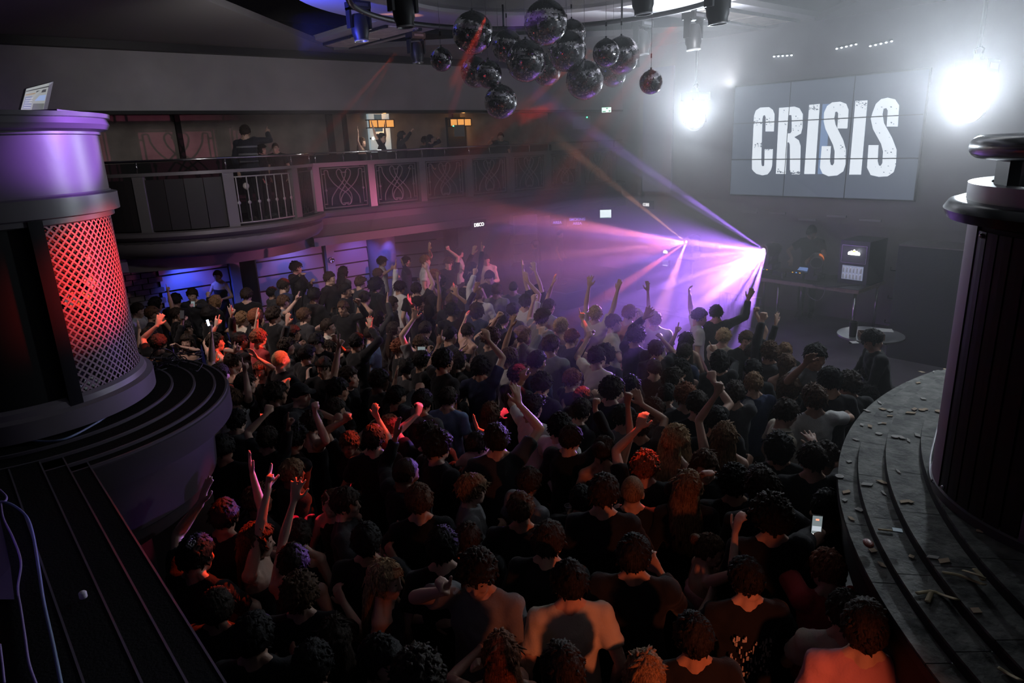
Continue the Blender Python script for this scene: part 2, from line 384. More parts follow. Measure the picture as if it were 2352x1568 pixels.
SKINS = {'fair': (.62, .40, .31), 'tan': (.45, .27, .19), 'brown': (.26, .145, .095), 'dark': (.12, .065, .045)}
HAIRS = {'black': (.012, .010, .010), 'dark': (.030, .020, .015), 'brown': (.085, .045, .026), 'light brown': (.20, .115, .06), 'blond': (.42, .28, .15), 'grey': (.16, .15, .15), 'red': (.20, .07, .035)}
CLOTH = {'black': (.012, .012, .014), 'charcoal': (.045, .045, .05), 'grey': (.20, .20, .21), 'white': (.68, .67, .66), 'navy': (.03, .04, .09), 'blue': (.16, .22, .38),
         'red': (.45, .05, .05), 'green': (.09, .13, .10), 'pink': (.55, .25, .28), 'cream': (.60, .54, .44), 'striped': (.03, .03, .04)}
def skin_mat(k): return mat('skin ' + k, SKINS[k], .48, bump=.12, bscale=180, spec=.4)
def hair_mat(k):
    n = 'hair ' + k
    if n in MATS: return MATS[n]
    m = mat(n, HAIRS[k], .62, spec=.18); nt = m.node_tree; b = nt.nodes['Principled BSDF']
    tc = nt.nodes.new('ShaderNodeTexCoord'); mp_ = nt.nodes.new('ShaderNodeMapping'); mp_.inputs['Scale'].default_value = (150, 150, 14); nz = nt.nodes.new('ShaderNodeTexNoise'); nz.inputs['Scale'].default_value = 1; nz.inputs['Detail'].default_value = 3
    nz.inputs['Distortion'].default_value = .6
    nt.links.new(tc.outputs['Object'], mp_.inputs['Vector']); nt.links.new(mp_.outputs[0], nz.inputs['Vector'])
    r = nt.nodes.new('ShaderNodeValToRGB'); c = HAIRS[k]; r.color_ramp.elements[0].color = (*(q * .45 for q in c), 1); r.color_ramp.elements[1].color = (*(min(1, q * 1.7) for q in c), 1); r.color_ramp.elements[0].position = .35; r.color_ramp.elements[1].position = .68
    nt.links.new(nz.outputs['Fac'], r.inputs[0]); nt.links.new(r.outputs[0], b.inputs['Base Color'])
    bp = nt.nodes.new('ShaderNodeBump'); bp.inputs['Strength'].default_value = .7; bp.inputs['Distance'].default_value = .006; nt.links.new(nz.outputs['Fac'], bp.inputs['Height']); nt.links.new(bp.outputs[0], b.inputs['Normal'])
    return m
def cloth_mat(k): return mat('cloth ' + k, CLOTH[k], .85, bump=.25, bscale=90, spec=.2, sheen=.1)
SHARED = {}
def legs():
    if SHARED: return
    b = MB(); b.tube([(0, 0, .80), (0, 0, .88), (0, 0, .96), (0, 0, 1.0)], [(.155, .10), (.172, .118), (.165, .115), (.150, .105)], 16)
    for s in (1, -1):
        b.tube([(0, s * .085, .90), (.005, s * .092, .70), (.015, s * .098, .50), (0, s * .10, .28), (-.012, s * .102, .06)], [(.088, .098), (.082, .09), (.062, .068), (.058, .062), (.05, .055)], 12)
    SHARED['tr'] = b.mesh('trousers', cloth_mat('black'), True)
    for s, nme in ((1, 'sl'), (-1, 'sr')):
        b = MB(); b.ell((.055, s * .105, .045), (.135, .046, .05), None, 14, 8); b.bb(-.07, .18, s * .105 - .042, s * .105 + .042, 0, .022); SHARED[nme] = b.mesh('shoe', mat('shoe', (.05, .05, .05), .5), True)
    b = MB()
    for s in (1, -1): b.ell((.080, s * .030, .007), (.010, .013, .0075), None, 8, 6)
    SHARED['eyes'] = b.mesh('eyes', mat('eye', (.02, .015, .012), .15), True)
def person(sp, loc, yaw, s, label, group=None, category='person', meshes=None):
    """one person: an Empty at the feet, body mesh (head, neck, trunk, arms, hands in one surface), clothes, hair and shoes as children"""
    legs()
    root = thing('person', label, category, loc, yaw, group); root.scale = (s, s, s)
    if meshes is None:
        vox = sp.get('vox', .0125); mb, J, R, hc = body_mb(sp)
        meshes = {'body': job('body', mb, vox, 1, skin_mat(sp.get('skin', 'fair')))}
        meshes['top'] = job('top', top_mb(sp, J), max(.015, vox * 1.5), 2, cloth_mat(sp.get('col', 'black')), .0045)
        h = hair_mb(sp, R, hc, 2 if vox < .011 else 1)
        if h: meshes['hair'] = h.mesh('hair', hair_mat(sp.get('hc', 'dark')) if sp.get('hair') != 'cap' else cloth_mat('black'), True)
        meshes['head'] = (R, hc); meshes['J'] = J
    obj('body', meshes['body'], root)
    nm = {'tee': 'tee_shirt', 'long': 'long_sleeved_top', 'hood': 'hoodie', 'vest': 'vest', 'strap': 'strapless_top'}[sp.get('top', 'tee')]
    obj(nm, meshes['top'], root); obj('trousers', SHARED['tr'], root); obj('shoe', SHARED['sl'], root); obj('shoe', SHARED['sr'], root)
    if 'hair' in meshes: obj('cap' if sp.get('hair') == 'cap' else 'hair', meshes['hair'], root)
    R, hc = meshes['head']; e = obj('eyes', SHARED['eyes'], root); mm = Matrix.Identity(4)
    for i in range(3):
        for j in range(3): mm[i][j] = R[i][j]
    mm.translation = Vector(hc); e.matrix_local = mm
    return root, meshes
# ================================================================ light in the room (lamps with a body of their own carry theirs further down)
WHITE = (.80, .90, 1.0); PURPLE = (.45, .16, 1.0); RED = (1.0, .07, .03); PINK = (1.0, .25, .45)
spot('crowd_fill', (1.6, 9.4, 5.5), (5.4, 9.4, 1.4), 560, (1.0, .80, .74), 95, 1.0, .25)  # unseen warm fill added to lift the middle of the crowd
spot('gallery_fill', (3.0, 8.0, 4.9), (6.5, 14.6, 4.2), 190, (1.0, .96, .94), 100, 1.0, .25)  # unseen neutral fill added in front of the gallery wall for its shadows
spot('house_spot_warm', (1.75, -.3, 2.35), (2.45, 1.7, 1.2), 95, (1.0, .21, .08), 56, .9, .06)
spot('house_spot_column', (4.3, 4.3, 4.3), (.84, 5.14, 3.28), 3000, (1.0, .022, .010), 14, 1.0, .05)
spot('house_spot_column_violet', (4.3, 4.4, 5.0), (.80, 5.12, 4.10), 2100, (.42, .14, 1.0), 11, .6, .05)
spot('house_spot_magenta', (3.6, 3.0, 3.6), tuple(atz(462, 1128, 1.6)), 160, (1.0, .03, .16), 7, .6, .05)

# ================================================================ the room
M_wall = mat('plaster grey', (.34, .33, .34), .8, bump=.15, bscale=25, noise=.12, nscale=1.5)
M_wallp = mat('plaster beige', (.42, .37, .33), .85, bump=.2, bscale=30, noise=.25, nscale=2.2)
M_dark = mat('black paint', (.022, .020, .024), .5, bump=.1, bscale=60)
M_black = mat('matt black', (.010, .010, .011), .7)
M_rail = mat('grey metal paint', (.24, .22, .23), .38, .2)
M_chrome = mat('chrome', (.75, .75, .77), .16, 1.0)
M_fascia = mat('fascia paint', (.16, .14, .15), .45, bump=.05)
M_floor = mat('dance floor', (.03, .028, .03), .35, noise=.4, nscale=3)
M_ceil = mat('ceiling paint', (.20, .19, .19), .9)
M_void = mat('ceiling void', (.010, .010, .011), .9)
M_stage = mat('stage vinyl', (.22, .22, .23), .45, noise=.2, nscale=2)
S = 'structure'
def st(name, mb, m, **k): return mb.build(name, m, kind=S, **k)
st('floor', MB().bb(-3, 16.6, -4, 17.4, -.1, 0), M_floor)
st('wall_left', MB().bb(-3, 16.6, 17.2, 17.4, 0, 7), M_wallp)
st('wall_far', MB().bb(16.5, 16.7, 10.4, 17.4, 0, 7), M_wall)
st('wall_stage', MB().bb(13.2, 13.4, -4, 10.6, 0, 7), M_wall)
st('wall_stage_return', MB().bb(13.2, 16.6, 10.5, 10.7, 0, 7), M_wall)
st('wall_bulkhead', MB().bb(-3, 16.5, 14.0, 14.2, 4.75, 6.0), M_wall)
st('ceiling_gallery', MB().bb(-3, 16.5, 14.2, 17.2, 4.86, 4.95), M_dark)
st('trim_beam', MB().bb(-3, 16.5, 13.80, 14.0, 5.77, 6.0), M_dark)
st('trim_shadow_gap', MB().bb(-3, 16.5, 13.97, 14.0, 4.72, 4.78), M_black)
# ceiling slab with a diamond opening, void above
cx, cy, hd = 7.05, 7.0, 6.5
def ceil_pts():
    A = [(-3, -4), (16.6, -4), (16.6, 14.1), (-3, 14.1)]
    D = [(cx, cy - hd), (cx + hd, cy), (cx, cy + hd), (cx - hd, cy)]
    mb = MB(); V = [(x, y, z) for z in (5.9, 6.0) for x, y in A + D]
    F = [(0, 1, 5, 4), (1, 2, 6, 5), (2, 3, 7, 6), (3, 0, 4, 7)]
    mb.add(V, F + [tuple(i + 8 for i in f[::-1]) for f in F] + [(4, 5, 13, 12), (5, 6, 14, 13), (6, 7, 15, 14), (7, 4, 12, 15)]); return mb
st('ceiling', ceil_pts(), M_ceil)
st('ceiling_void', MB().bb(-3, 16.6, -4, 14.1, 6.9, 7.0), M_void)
RG = V3(6.95, 7.2, 5.95)
ring = thing('ceiling_ring', 'large flat pale ring soffit under the ceiling above the mirror balls', 'ceiling ring', RG)
MB().lathe([(2.1, 0), (3.36, 0), (3.36, .10), (2.1, .10), (2.1, 0)], seg=96).build('ring_soffit', mat('ring paint', (.42, .40, .42), .8), ring, ang=40)
MB().lathe([(2.1, .05), (2.1, .8)], seg=96).build('ring_upstand', M_ceil, ring, smooth=True)
for a in (0, 90, 180, 270):
    R_ = Rz(math.radians(a))
    mb = MB(); mb.box(R_ @ V3(4.85, 0, .045), (3.1, 1.3, .09), R_); mb.build('spoke', mat('ring paint', (.42, .40, .42), .8), ring)
    for k in range(2):
        MB().box(R_ @ V3(4.15 + k * 1.3, 0, -.012), (1.2, .62, .02), R_).build('ceiling_tile', mat('tile beige', (.60, .54, .47), .9, noise=.2, nscale=8), ring)
        for sgn in (-1, 1): MB().box(R_ @ V3(4.15 + k * 1.3, sgn * .34, -.02), (1.26, .05, .05), R_).build('tile_trim', M_dark, ring)
# ---- gallery
BC = V3(4.5, 15.05, 0); BR = 2.3
st('floor_gallery', MB().bb(-3, 16.5, 14.02, 17.2, 2.5, 2.70).lathe([(0, 2.7), (2.36, 2.7), (2.36, 2.5), (0, 2.5)], BC, 64), mat('gallery carpet', (.07, .06, .065), .9))
mb = MB()
prof = [(13.90, 2.72), (13.86, 2.68), (13.90, 2.60), (14.0, 2.56), (14.02, 2.42), (13.97, 2.28), (13.90, 2.20), (13.84, 2.18), (13.84, 2.0), (14.2, 1.97)]
xs = (6.3, 16.5)
V = [(x, y, z) for x in xs for y, z in prof]; n = len(prof)
mb.add(V, [(i, i + 1, n + i + 1, n + i) for i in range(n - 1)])
V = [(x, y, z) for x in (-3, 2.7) for y, z in prof]; mb.add(V, [(i, i + 1, n + i + 1, n + i) for i in range(n - 1)])
st('trim_gallery_fascia', mb, M_fascia, ang=25)
st('trim_gallery_bay', MB().lathe([(2.36, 2.72), (2.44, 2.70), (2.46, 2.64), (2.40, 2.58), (2.34, 2.56), (2.38, 2.46), (2.36, 2.36), (2.28, 2.28), (2.12, 2.22), (1.95, 2.2), (0, 2.2)], BC, 96), M_fascia, ang=35)
st('trim_gallery_drum', MB().lathe([(3.0, 2.3), (3.0, 1.96), (2.85, 1.94), (0, 1.94)], (4.46, 16.45, 0), 96), M_fascia, ang=35)
st('ceiling_under_gallery', MB().bb(-3, 16.5, 14.1, 17.2, 1.97, 2.02), M_dark)
# walls and panelling beneath the gallery
M_pan = mat('panel boards', (.28, .26, .33), .5, bump=.05)
st('wall_under_gallery', MB().bb(-3, 10.45, 15.32, 15.4, 0, 1.97), M_dark)
st('wall_under_gallery_right', MB().bb(10.35, 12.9, 14.0, 14.2, 0, 1.99), mat('wall plum', (.10, .08, .085), .7))
pw = thing('panelled_wall', 'wide wall of horizontal boards lit blue beneath the gallery', 'panelling', (3.5, 15.3, 0), kind=None)
for x0, x1, sl in ((0.0, 1.38, 0), (2.0, 3.6, 0), (3.9, 4.80, 0), (5.58, 6.85, -.10)):
    for k in range(6):
        z0 = 1.95 - .335 * (k + 1)
        mb = MB(); mb.add([(x0, -.02, z0 + .02), (x1, -.02 + sl * 4, z0 + .02), (x1, -.07 + sl * 4, z0 + .03), (x0, -.07, z0 + .03),
                           (x0, -.02, z0 + .325), (x1, -.02 + sl * 4, z0 + .325), (x1, -.035 + sl * 4, z0 + .325), (x0, -.035, z0 + .325)],
                          [(0, 1, 2, 3), (4, 7, 6, 5), (3, 2, 6, 7), (0, 4, 5, 1), (0, 3, 7, 4), (1, 5, 6, 2)])
        mb.build('board', M_pan, pw)
for x in (1.42, 3.68): MB().bb(x, x + .2, -.12, 0, 0, 1.95).build('post', mat('post paint', (.35, .40, .55), .5), pw)
mb = MB(); mb.lathe([(0, 0), (.07, 0), (.07, .05), (.045, .05), (.045, .02), (0, .02)], (3.78, -.12, 1.45), 20, R=Rx(PI / 2)); mb.build('socket', M_chrome, pw, smooth=True)
MB().lathe([(.37, 0), (.37, 1.96)], (5.22, .0, 0), 40).build('pilaster', mat('pilaster paint', (.33, .30, .42), .5), pw, smooth=True)
dr = st('door_1', MB().bb(5.08, 5.46, 15.22, 15.27, 0, 1.9), mat('dark glass', (.03, .03, .035), .08, .6)); MB().bb(5.46, 5.49, 15.18, 15.27, 0, 1.95).build('door_edge', M_chrome, dr)
bw = thing('stone_wall', 'dark rough stone facing left of the blue boards under gallery', 'stone facing', (2.0, 15.2, 0))
MB().bb(0, 1.45, .03, .1, 0, 1.95).build('wall_backing', M_black, bw)
st_m = []
for q in range(3):
    b = MB(); b.box((0, 0, 0), (.26, .08 + q * .02, .10), Ry(.02 * (q - 1))); st_m.append(b.mesh('stone', mat('stone', (.13, .11, .10), .9, bump=.6, bscale=14, noise=.4, nscale=5)))
for r_ in range(12):
    for c_ in range(5):
        o = obj('stone', st_m[(r_ * 7 + c_ * 3) % 3], bw, (.16 + c_ * .28 + (r_ % 2) * .12, 0, .9 + r_ * .112 - .1))
for x0, x1 in ((2.2, 3.5),): pass
spot('uplight_blue', (3.9, 14.75, 1.85), (4.1, 15.3, .9), 55, (.08, .12, 1.0), 120, .8, .05)
spot('uplight_violet', (6.3, 14.6, 1.90), (6.3, 15.3, .9), 30, (.28, .24, 1.0), 130, .8, .05)
spot('uplight_violet', (8.0, 14.6, 1.90), (8.0, 15.3, .9), 22, (.25, .18, 1.0), 120, .8, .05)
spot('uplight_pilaster', (8.75, 14.5, 1.92), (8.75, 15.0, 1.2), 22, (.14, .16, 1.0), 70, .6, .03)
spot('uplight_bay', (6.9, 13.4, 1.2), (6.35, 13.8, 2.35), 22, (.12, .18, 1.0), 50, .9, .03)
# gallery back wall: dark frames, two wall lamps, pale door, exit plates
for a_, b_ in ((406, 418), (754, 767), (791, 799)): st('trim_wall_post', MB().bb(float(aty(a_, 300, 17.1)[0]), float(aty(b_, 300, 17.1)[0]), 17.1, 17.2, 2.7, 4.86), M_black)
st('door_2', MB().bb(float(aty(849, 300, 17.1)[0]), float(aty(896, 300, 17.1)[0]), 17.10, 17.2, 2.7, 4.86), mat('pale door painted glow', (.70, .80, .85), .6, emit=(.62, .78, .85), es=.42))  # emission paints in the bright light falling on this pale door
st('door_3', MB().bb(float(aty(1029, 300, 17.1)[0]), float(aty(1070, 300, 17.1)[0]), 17.1, 17.2, 2.7, 4.75), M_black)
def wall_lamp(px0, px1, py, label):
    a = aty(px0, py, 17.02); b = aty(px1, py, 17.02); W_ = b[0] - a[0]; t = thing('wall_lamp', label, 'wall lamp', ((a[0] + b[0]) / 2, 17.02, 4.60), group='box lamps on the gallery wall')
    fr = MB(); h = .10
    for z in (-h, h): fr.bb(-W_ / 2, W_ / 2, -.11, .10, z - .012, z + .012)
    for x in (-W_ / 2, -W_ / 6, W_ / 6, W_ / 2): fr.bb(x - .01, x + .01, -.11, -.09, -h, h)
    fr.bb(-.12, .12, .08, .17, -.2, .25); fr.build('lamp_frame', M_black, t)
    for k in range(3):
        MB().bb(-W_ / 2 + k * W_ / 3 + .015, -W_ / 2 + (k + 1) * W_ / 3 - .015, -.10, -.095, -h + .012, h - .012).build('lamp_pane', mat('amber pane', (.9, .5, .2), .5, emit=(1.0, .42, .10), es=.95), t)
    for z in (.25, -.25): point('lamp_bulb', (t.location[0] + .1, 16.9, 4.60 + z), 3.0, (1.0, .45, .12), .05)
wall_lamp(843, 900, 275, 'amber three-pane box lamp above the pale door on gallery wall')
wall_lamp(1029, 1077, 272, 'amber three-pane box lamp above the black door on gallery wall')
st('trim_dado', MB().bb(-3, 16.5, 17.06, 17.1, 2.7, 3.86).bb(-3, 16.5, 15.6, 15.7, 2.7, 3.1), M_black)
# ---- gallery railing
zr = float(aty(850, 368, 13.95)[2]); zu = float(aty(850, 347, 13.95)[2])
rl = thing('gallery_railing', 'grey metal gallery railing with scrolled ironwork panels and double handrail', 'railing', (6.55, 13.97, 2.7))
H0 = zr - 2.7; H1 = zu - 2.7
px_ = [0, 1.33, 2.69, 4.08, 5.45, 6.8, 8.15, 9.5]
MB().bb(-.1, 9.9, -.07, .07, H0 - .05, H0).bb(-.1, 9.9, -.04, .04, H0 - .09, H0 - .05).build('handrail', M_rail, rl)
MB().tube([(-.1, 0, H1), (9.9, 0, H1)], .022, 10).build('upper_rail', M_chrome, rl, smooth=True)
b = MB(); b.bb(-.085, .085, -.05, .05, 0, H0 - .07); pm = b.mesh('rail_post', M_rail)
b = MB(); b.tube([(0, 0, H0), (0, 0, H1)], .014, 8); sm_ = b.mesh('standoff', M_chrome, True)
def scroll(W_, H_):
    mb = MB(); r = .0115; Q = lambda u, v: (u * W_, 0, .05 + v * (H_ - .05))
    def t(P, n=7, rr=r): mb.tube(smooth_path([Q(*p) for p in P], n), rr, 6)
    for P in (((0, 0), (0, 1)), ((0, 1), (1, 1)), ((1, 1), (1, 0)), ((1, 0), (0, 0))): mb.tube([Q(*p) for p in P], .014, 6)
    A = [(.17, .06), (.19, .25), (.30, .44), (.45, .62), (.53, .78), (.545, .9), (.60, .965), (.66, .9), (.64, .77), (.56, .63), (.46, .48), (.37, .32), (.37, .14), (.43, .05), (.47, .10)]
    B = [(.07, .86), (.07, .94), (.14, .94), (.16, .8), (.25, .62), (.40, .46), (.54, .34), (.61, .2), (.60, .09), (.54, .05), (.50, .10)]
    for P in (A, B): t(P); t([(1 - u, v) for u, v in P])
    for u in (.07, .93):
        mb.tube([Q(u, .08), Q(u, .86)], r, 6); mb.lathe([(0, -.01), (.028, -.01), (.028, .01), (0, .01)], Q(u, .45), 14, R=Rx(PI / 2))
    for P in (((0, .86), (.07, .86)), ((1, .86), (.93, .86)), ((0, .10), (.07, .10)), ((1, .1), (.93, .1)), ((.43, .88), (.57, .88)), ((.43, .10), (.57, .10))): mb.tube([Q(*p) for p in P], r, 6)
    return mb.mesh('scroll_panel', M_rail, True)
scm = scroll(1.33 - .17 - .12, H0 - .14)
for i, x in enumerate(px_):
    obj('rail_post', pm, rl, (x, 0, 0)); obj('standoff', sm_, rl, (x + .05, 0, 0))
    if i < len(px_) - 1: obj('standoff', sm_, rl, (x + .7, 0, 0)); obj('scroll_panel', scm, rl, (x + .145, 0, .02))
rb = thing('bay_railing', 'curved bay railing of upright bars with ball knops on gallery', 'railing', (BC[0], BC[1], 2.7))
def arc(a, r=BR, z=0): return V3(r * math.cos(math.radians(a)), r * math.sin(math.radians(a)), z)
AA = (-153, -27)
arcp = [arc(a, BR - .06) for a in np.linspace(AA[0], AA[1], 50)]
MB().tube([p + V3(0, 0, H0 - .025) for p in arcp], [(.025, .07)] * 50, 8, up=(1, 0, 0)).build('handrail', M_rail, rb, smooth=True) if False else None
mb = MB()
for i in range(49):
    a, b2 = arcp[i], arcp[i + 1]; d = norm(b2 - a); mb.box((a + b2) / 2 + V3(0, 0, H0 - .03), (np.linalg.norm(b2 - a) * 1.06, .14, .055), Rz(math.atan2(d[1], d[0])))
mb.build('handrail', M_rail, rb)
MB().tube([p + V3(0, 0, H1) for p in arcp], .022, 8).build('upper_rail', M_chrome, rb, smooth=True)
posts = [-152, -131, -94, -57, -29]
for a in posts:
    b = MB(); b.box(arc(a, BR - .06, (H0 - .05) / 2), (.10, .19, H0 - .05), Rz(math.radians(a))); b.build('rail_post', M_rail, rb)
    b = MB(); b.tube([arc(a, BR - .06, H0), arc(a, BR - .06, H1)], .014, 8); b.build('standoff', M_chrome, rb, smooth=True)
b = MB(); b.tube([(0, 0, .06), (0, 0, H0 - .14)], .011, 6); b.lathe([(0, -.008), (.032, -.008), (.032, .008), (0, .008)], (0, 0, .42), 14, R=Rx(PI / 2)); vb = b.mesh('upright_bar', mat('pale bar', (.45, .42, .43), .4), True)
b = MB(); b.tube([(0, 0, .06), (0, 0, H0 - .14)], .008, 6); vb2 = b.mesh('upright_bar', M_dark, True)
M_bay = mat('bay panel', (.035, .030, .033), .55)
for i in range(4):
    a0, a1 = posts[i] + 2.6, posts[i + 1] - 2.6
    if i < 2:
        for k in range(4):
            u0, u1 = a0 + (a1 - a0) * k / 4 + .15, a0 + (a1 - a0) * (k + 1) / 4 - .15
            MB().add([arc(u, BR - .06 + q, z) for q in (-.015, .015) for u in (u0, u1) for z in (.03, H0 - .12)], [(0, 1, 3, 2), (4, 6, 7, 5), (0, 4, 5, 1), (2, 3, 7, 6)]).build('bay_panel', M_bay, rb)
        continue
    for z in (.06, H0 - .14):
        MB().tube([arc(a, BR - .06, z) for a in np.linspace(a0, a1, 8)], .014, 6).build('frame_bar', mat('pale bar', (.45, .42, .43), .4) if i == 2 else M_dark, rb, smooth=True)
    for a in np.linspace(a0 + 1, a1 - 1, 7 if i == 2 else 12): obj('upright_bar', vb if i == 2 else vb2, rb, arc(a, BR - .06)).rotation_euler = (0, 0, math.radians(a + 90))

# ================================================================ stage
st('floor_stage', MB().bb(8.7, 13.2, -1.0, 7.6, 0, .45).bb(11.5, 13.2, 7.6, 10.3, 0, .45), M_stage)
MB().bb(8.68, 8.72, -1, 7.6, .40, .455).bb(11.48, 11.52, 7.6, 10.3, .40, .455).build('trim_stage_edge', M_chrome, kind=S)
# video wall
YW = [8.16, 6.965, 5.77, 4.58]; ZW = [2.75, 3.462, 4.173, 4.885]
vw = thing('video_wall', 'nine panel video wall showing large white distressed lettering', 'screen', (13.17, 6.37, 2.75))
mp = mat('screen glow', (.02, .02, .03), .2, emit=(.36, .44, .62), es=.22)
for i in range(3):
    for j in range(3):
        p = MB().bb(-.06, -.02, YW[i + 1] - 6.37 + .008, YW[i] - 6.37 - .008, ZW[j] - 2.75 + .008, ZW[j + 1] - 2.75 - .008).build('screen_panel', mp, vw)
MB().bb(-.03, .0, YW[3] - 6.37 - .02, YW[0] - 6.37 + .02, -.02, 2.155).build('screen_frame', M_black, vw)
LET = {'C': [[(514, 1140), (514, 1080), (528, 780), (540, 745), (570, 725), (630, 722), (655, 740), (667, 770), (662, 886), (605, 886), (607, 790), (600, 775), (590, 780), (585, 800), (577, 1085), (580, 1115), (588, 1122), (597, 1115), (600, 1005), (656, 1005), (650, 1120), (640, 1150), (620, 1175), (585, 1182), (545, 1172), (525, 1155)]],
       'R': [[(697, 727), (765, 722), (742, 1173), (675, 1172)], [(764, 722), (800, 718), (835, 730), (858, 770), (856, 790), (782, 795), (780, 776), (762, 776)], [(782, 790), (857, 780), (855, 860), (845, 900), (800, 925), (752, 930), (755, 900), (775, 897), (782, 885)],
             [(752, 925), (800, 925), (830, 945), (843, 985), (838, 1175), (782, 1175), (770, 1150), (770, 975), (763, 960), (751, 960)]],
       'I': [[(900, 707), (972, 700), (940, 1173), (866, 1173)]],
       'S': [[(1000, 760), (1020, 715), (1055, 690), (1110, 685), (1150, 700), (1166, 740), (1158, 866), (1090, 866), (1096, 765), (1088, 752), (1076, 755), (1070, 800), (1078, 840), (1130, 945), (1148, 1010), (1145, 1110), (1130, 1155), (1090, 1182), (1030, 1188), (990, 1170), (972, 1130), (985, 985), (1047, 985), (1040, 1085), (1045, 1110), (1058, 1115), (1068, 1100), (1072, 1020), (1060, 975), (1010, 870), (998, 820)]],
       'I2': [[(1212, 680), (1294, 676), (1250, 1177), (1169, 1177)]],
       'S2': [[(1330, 750), (1350, 700), (1385, 668), (1430, 658), (1480, 670), (1507, 710), (1498, 853), (1422, 853), (1430, 745), (1420, 728), (1402, 733), (1395, 770), (1405, 830), (1460, 930), (1490, 1010), (1485, 1110), (1470, 1160), (1430, 1188), (1370, 1192), (1315, 1180), (1290, 1130), (1300, 978), (1368, 978), (1362, 1085), (1370, 1115), (1382, 1118), (1393, 1100), (1398, 1020), (1385, 970), (1330, 870), (1315, 800)]],
       'shade': [[(990, 702), (1040, 699), (1012, 1173), (957, 1173)]]}
m_let = mat('screen white', (.1, .1, .1), .4, emit=(.84, .91, 1.0), es=1.15); m_shade = mat('screen pale blue', (.1, .1, .1), .4, emit=(.30, .48, .85), es=.55)
def onscreen(x, y, dx): P = atx(1552 + x / 2.936, y / 2.936, 13.11 - dx); return (P[0] - 13.17, P[1] - 6.37, P[2] - 2.75)
for k, polys in LET.items():
    mb = MB()
    for q in polys: mb.add([onscreen(x, y, .002 if k == 'shade' else .004) for x, y in q][::-1], [tuple(range(len(q)))])
    mb.build('letter' if k != 'shade' else 'letter_shade', m_shade if k == 'shade' else m_let, vw)
mb = MB(); rr = random.Random(5)
for _ in range(230):
    bx, by = rr.choice([(rr.uniform(525, 665), rr.gauss(825, 14)), (rr.uniform(530, 590), rr.gauss(975, 10)), (rr.uniform(600, 655), rr.gauss(1000, 7)), (rr.uniform(680, 740), rr.gauss(1160, 10)), (rr.uniform(770, 840), rr.gauss(1165, 7)),
                        (rr.uniform(900, 965), rr.gauss(725, 12)), (rr.uniform(1020, 1160), rr.uniform(700, 1100)), (rr.uniform(1215, 1285), rr.gauss(705, 14)), (rr.uniform(1340, 1490), rr.uniform(680, 1180)), (rr.uniform(700, 850), rr.uniform(740, 900))])
    w_, h_ = rr.uniform(1.5, 6), rr.uniform(1, 4)
    mb.add([onscreen(bx + a * w_, by + b_ * h_, .006) for a, b_ in ((-1, -1), (-.2, -1.4), (1, -.6), (.8, .9), (-.7, 1.1))][::-1], [(0, 1, 2, 3, 4)])
mb.build('letter_wear', mp, vw, kind='stuff')
mb = MB()
for z in ZW[1:3]: mb.bb(-.085, -.066, YW[3] - 6.37, YW[0] - 6.37, z - 2.75 - .009, z - 2.75 + .009)
for y in YW[1:3]: mb.bb(-.072, -.062, y - 6.37 - .005, y - 6.37 + .005, 0, 2.135)
mb.build('bezel', M_black, vw)
sp_ = thing('side_screen', 'tall narrow pale screen left of the main video wall', 'screen', (13.17, 10.1, 2.75))
MB().bb(-.05, 0, -.41, .41, 0, 2.70).build('screen_panel', mat('side screen', (.25, .25, .32), .5, emit=(.5, .5, .75), es=.06), sp_)
for i, (a, b_, y) in enumerate(((1705, 1740, 486), (1768, 1805, 488), (1900, 1945, 495), (1975, 2025, 504), (1835, 1875, 503))):
    P, Q = atx(a, y, 13.18), atx(b_, y, 13.18)
    MB().bb(-.03, 0, -abs(P[1] - Q[1]) / 2, abs(P[1] - Q[1]) / 2, -.02, .02).build('wall_vent', mat('vent lip', (.5, .5, .52), .4), label=('leftmost', 'second from left', 'fourth from left', 'rightmost', 'third from left')[i] + ' pale slot vent on the wall below the video wall', cat='vent', group='slot vents below the video wall', loc=(13.18, (P[1] + Q[1]) / 2, P[2]))
for i, (x0, y0, x1, y1, wh) in enumerate(((1778, 130, 1818, 127, 'leftmost'), (1922, 112, 1966, 102, 'middle'), (1999, 106, 2048, 95, 'rightmost'))):
    t = thing('strip_light', wh + ' of three rows of five tiny white lamps high on stage wall', 'strip light', atx((x0 + x1) / 2, (y0 + y1) / 2, 13.15), group='rows of tiny lamps above the video wall')
    A_, B_ = atx(x0, y0, 13.15), atx(x1, y1, 13.15); L0 = V3(*t.location)
    MB().tube([A_ - L0 + V3(.03, 0, .03), B_ - L0 + V3(.03, 0, .03)], .012, 6).build('mounting_bar', M_black, t)
    for k in range(5): MB().ell(A_ + (B_ - A_) * k / 4 - L0, (.018, .022, .014), None, 8, 6).build('bulb', mat('tiny bulb', (1, 1, 1), .4, emit=(.8, .9, 1), es=3.5), t, smooth=True)
# ================================================================ left column and its stepped plinth
LC = V3(.28, 5.64, 0)
lp = thing('stepped_plinth', 'round black stepped plinth carrying the grilled column at left', 'plinth', (LC[0], LC[1], 0))
M_step = mat('step carpet', (.012, .0115, .0125), .9, bump=.3, bscale=80, spec=.08); M_nose = mat('step nosing', (.16, .14, .17), .35, .2)
M_plum = mat('plinth paint', (.065, .055, .068), .5, bump=.05, spec=.3)
rads = [1.32, 1.24, 1.10, .95, .80]
for i in range(4):
    MB().lathe([(0, 2.28 + i * .02 - .03), (rads[i], 2.28 + i * .02 - .03), (rads[i], 2.30 + i * .02), (0, 2.30 + i * .02)], seg=96).build('step', M_step, lp, ang=30)
    MB().lathe([(rads[i] - .012, 2.301 + i * .02), (rads[i] + .003, 2.301 + i * .02), (rads[i] + .003, 2.283 + i * .02), (rads[i] - .012, 2.283 + i * .02)], seg=96).build('nosing', M_nose, lp, ang=30)
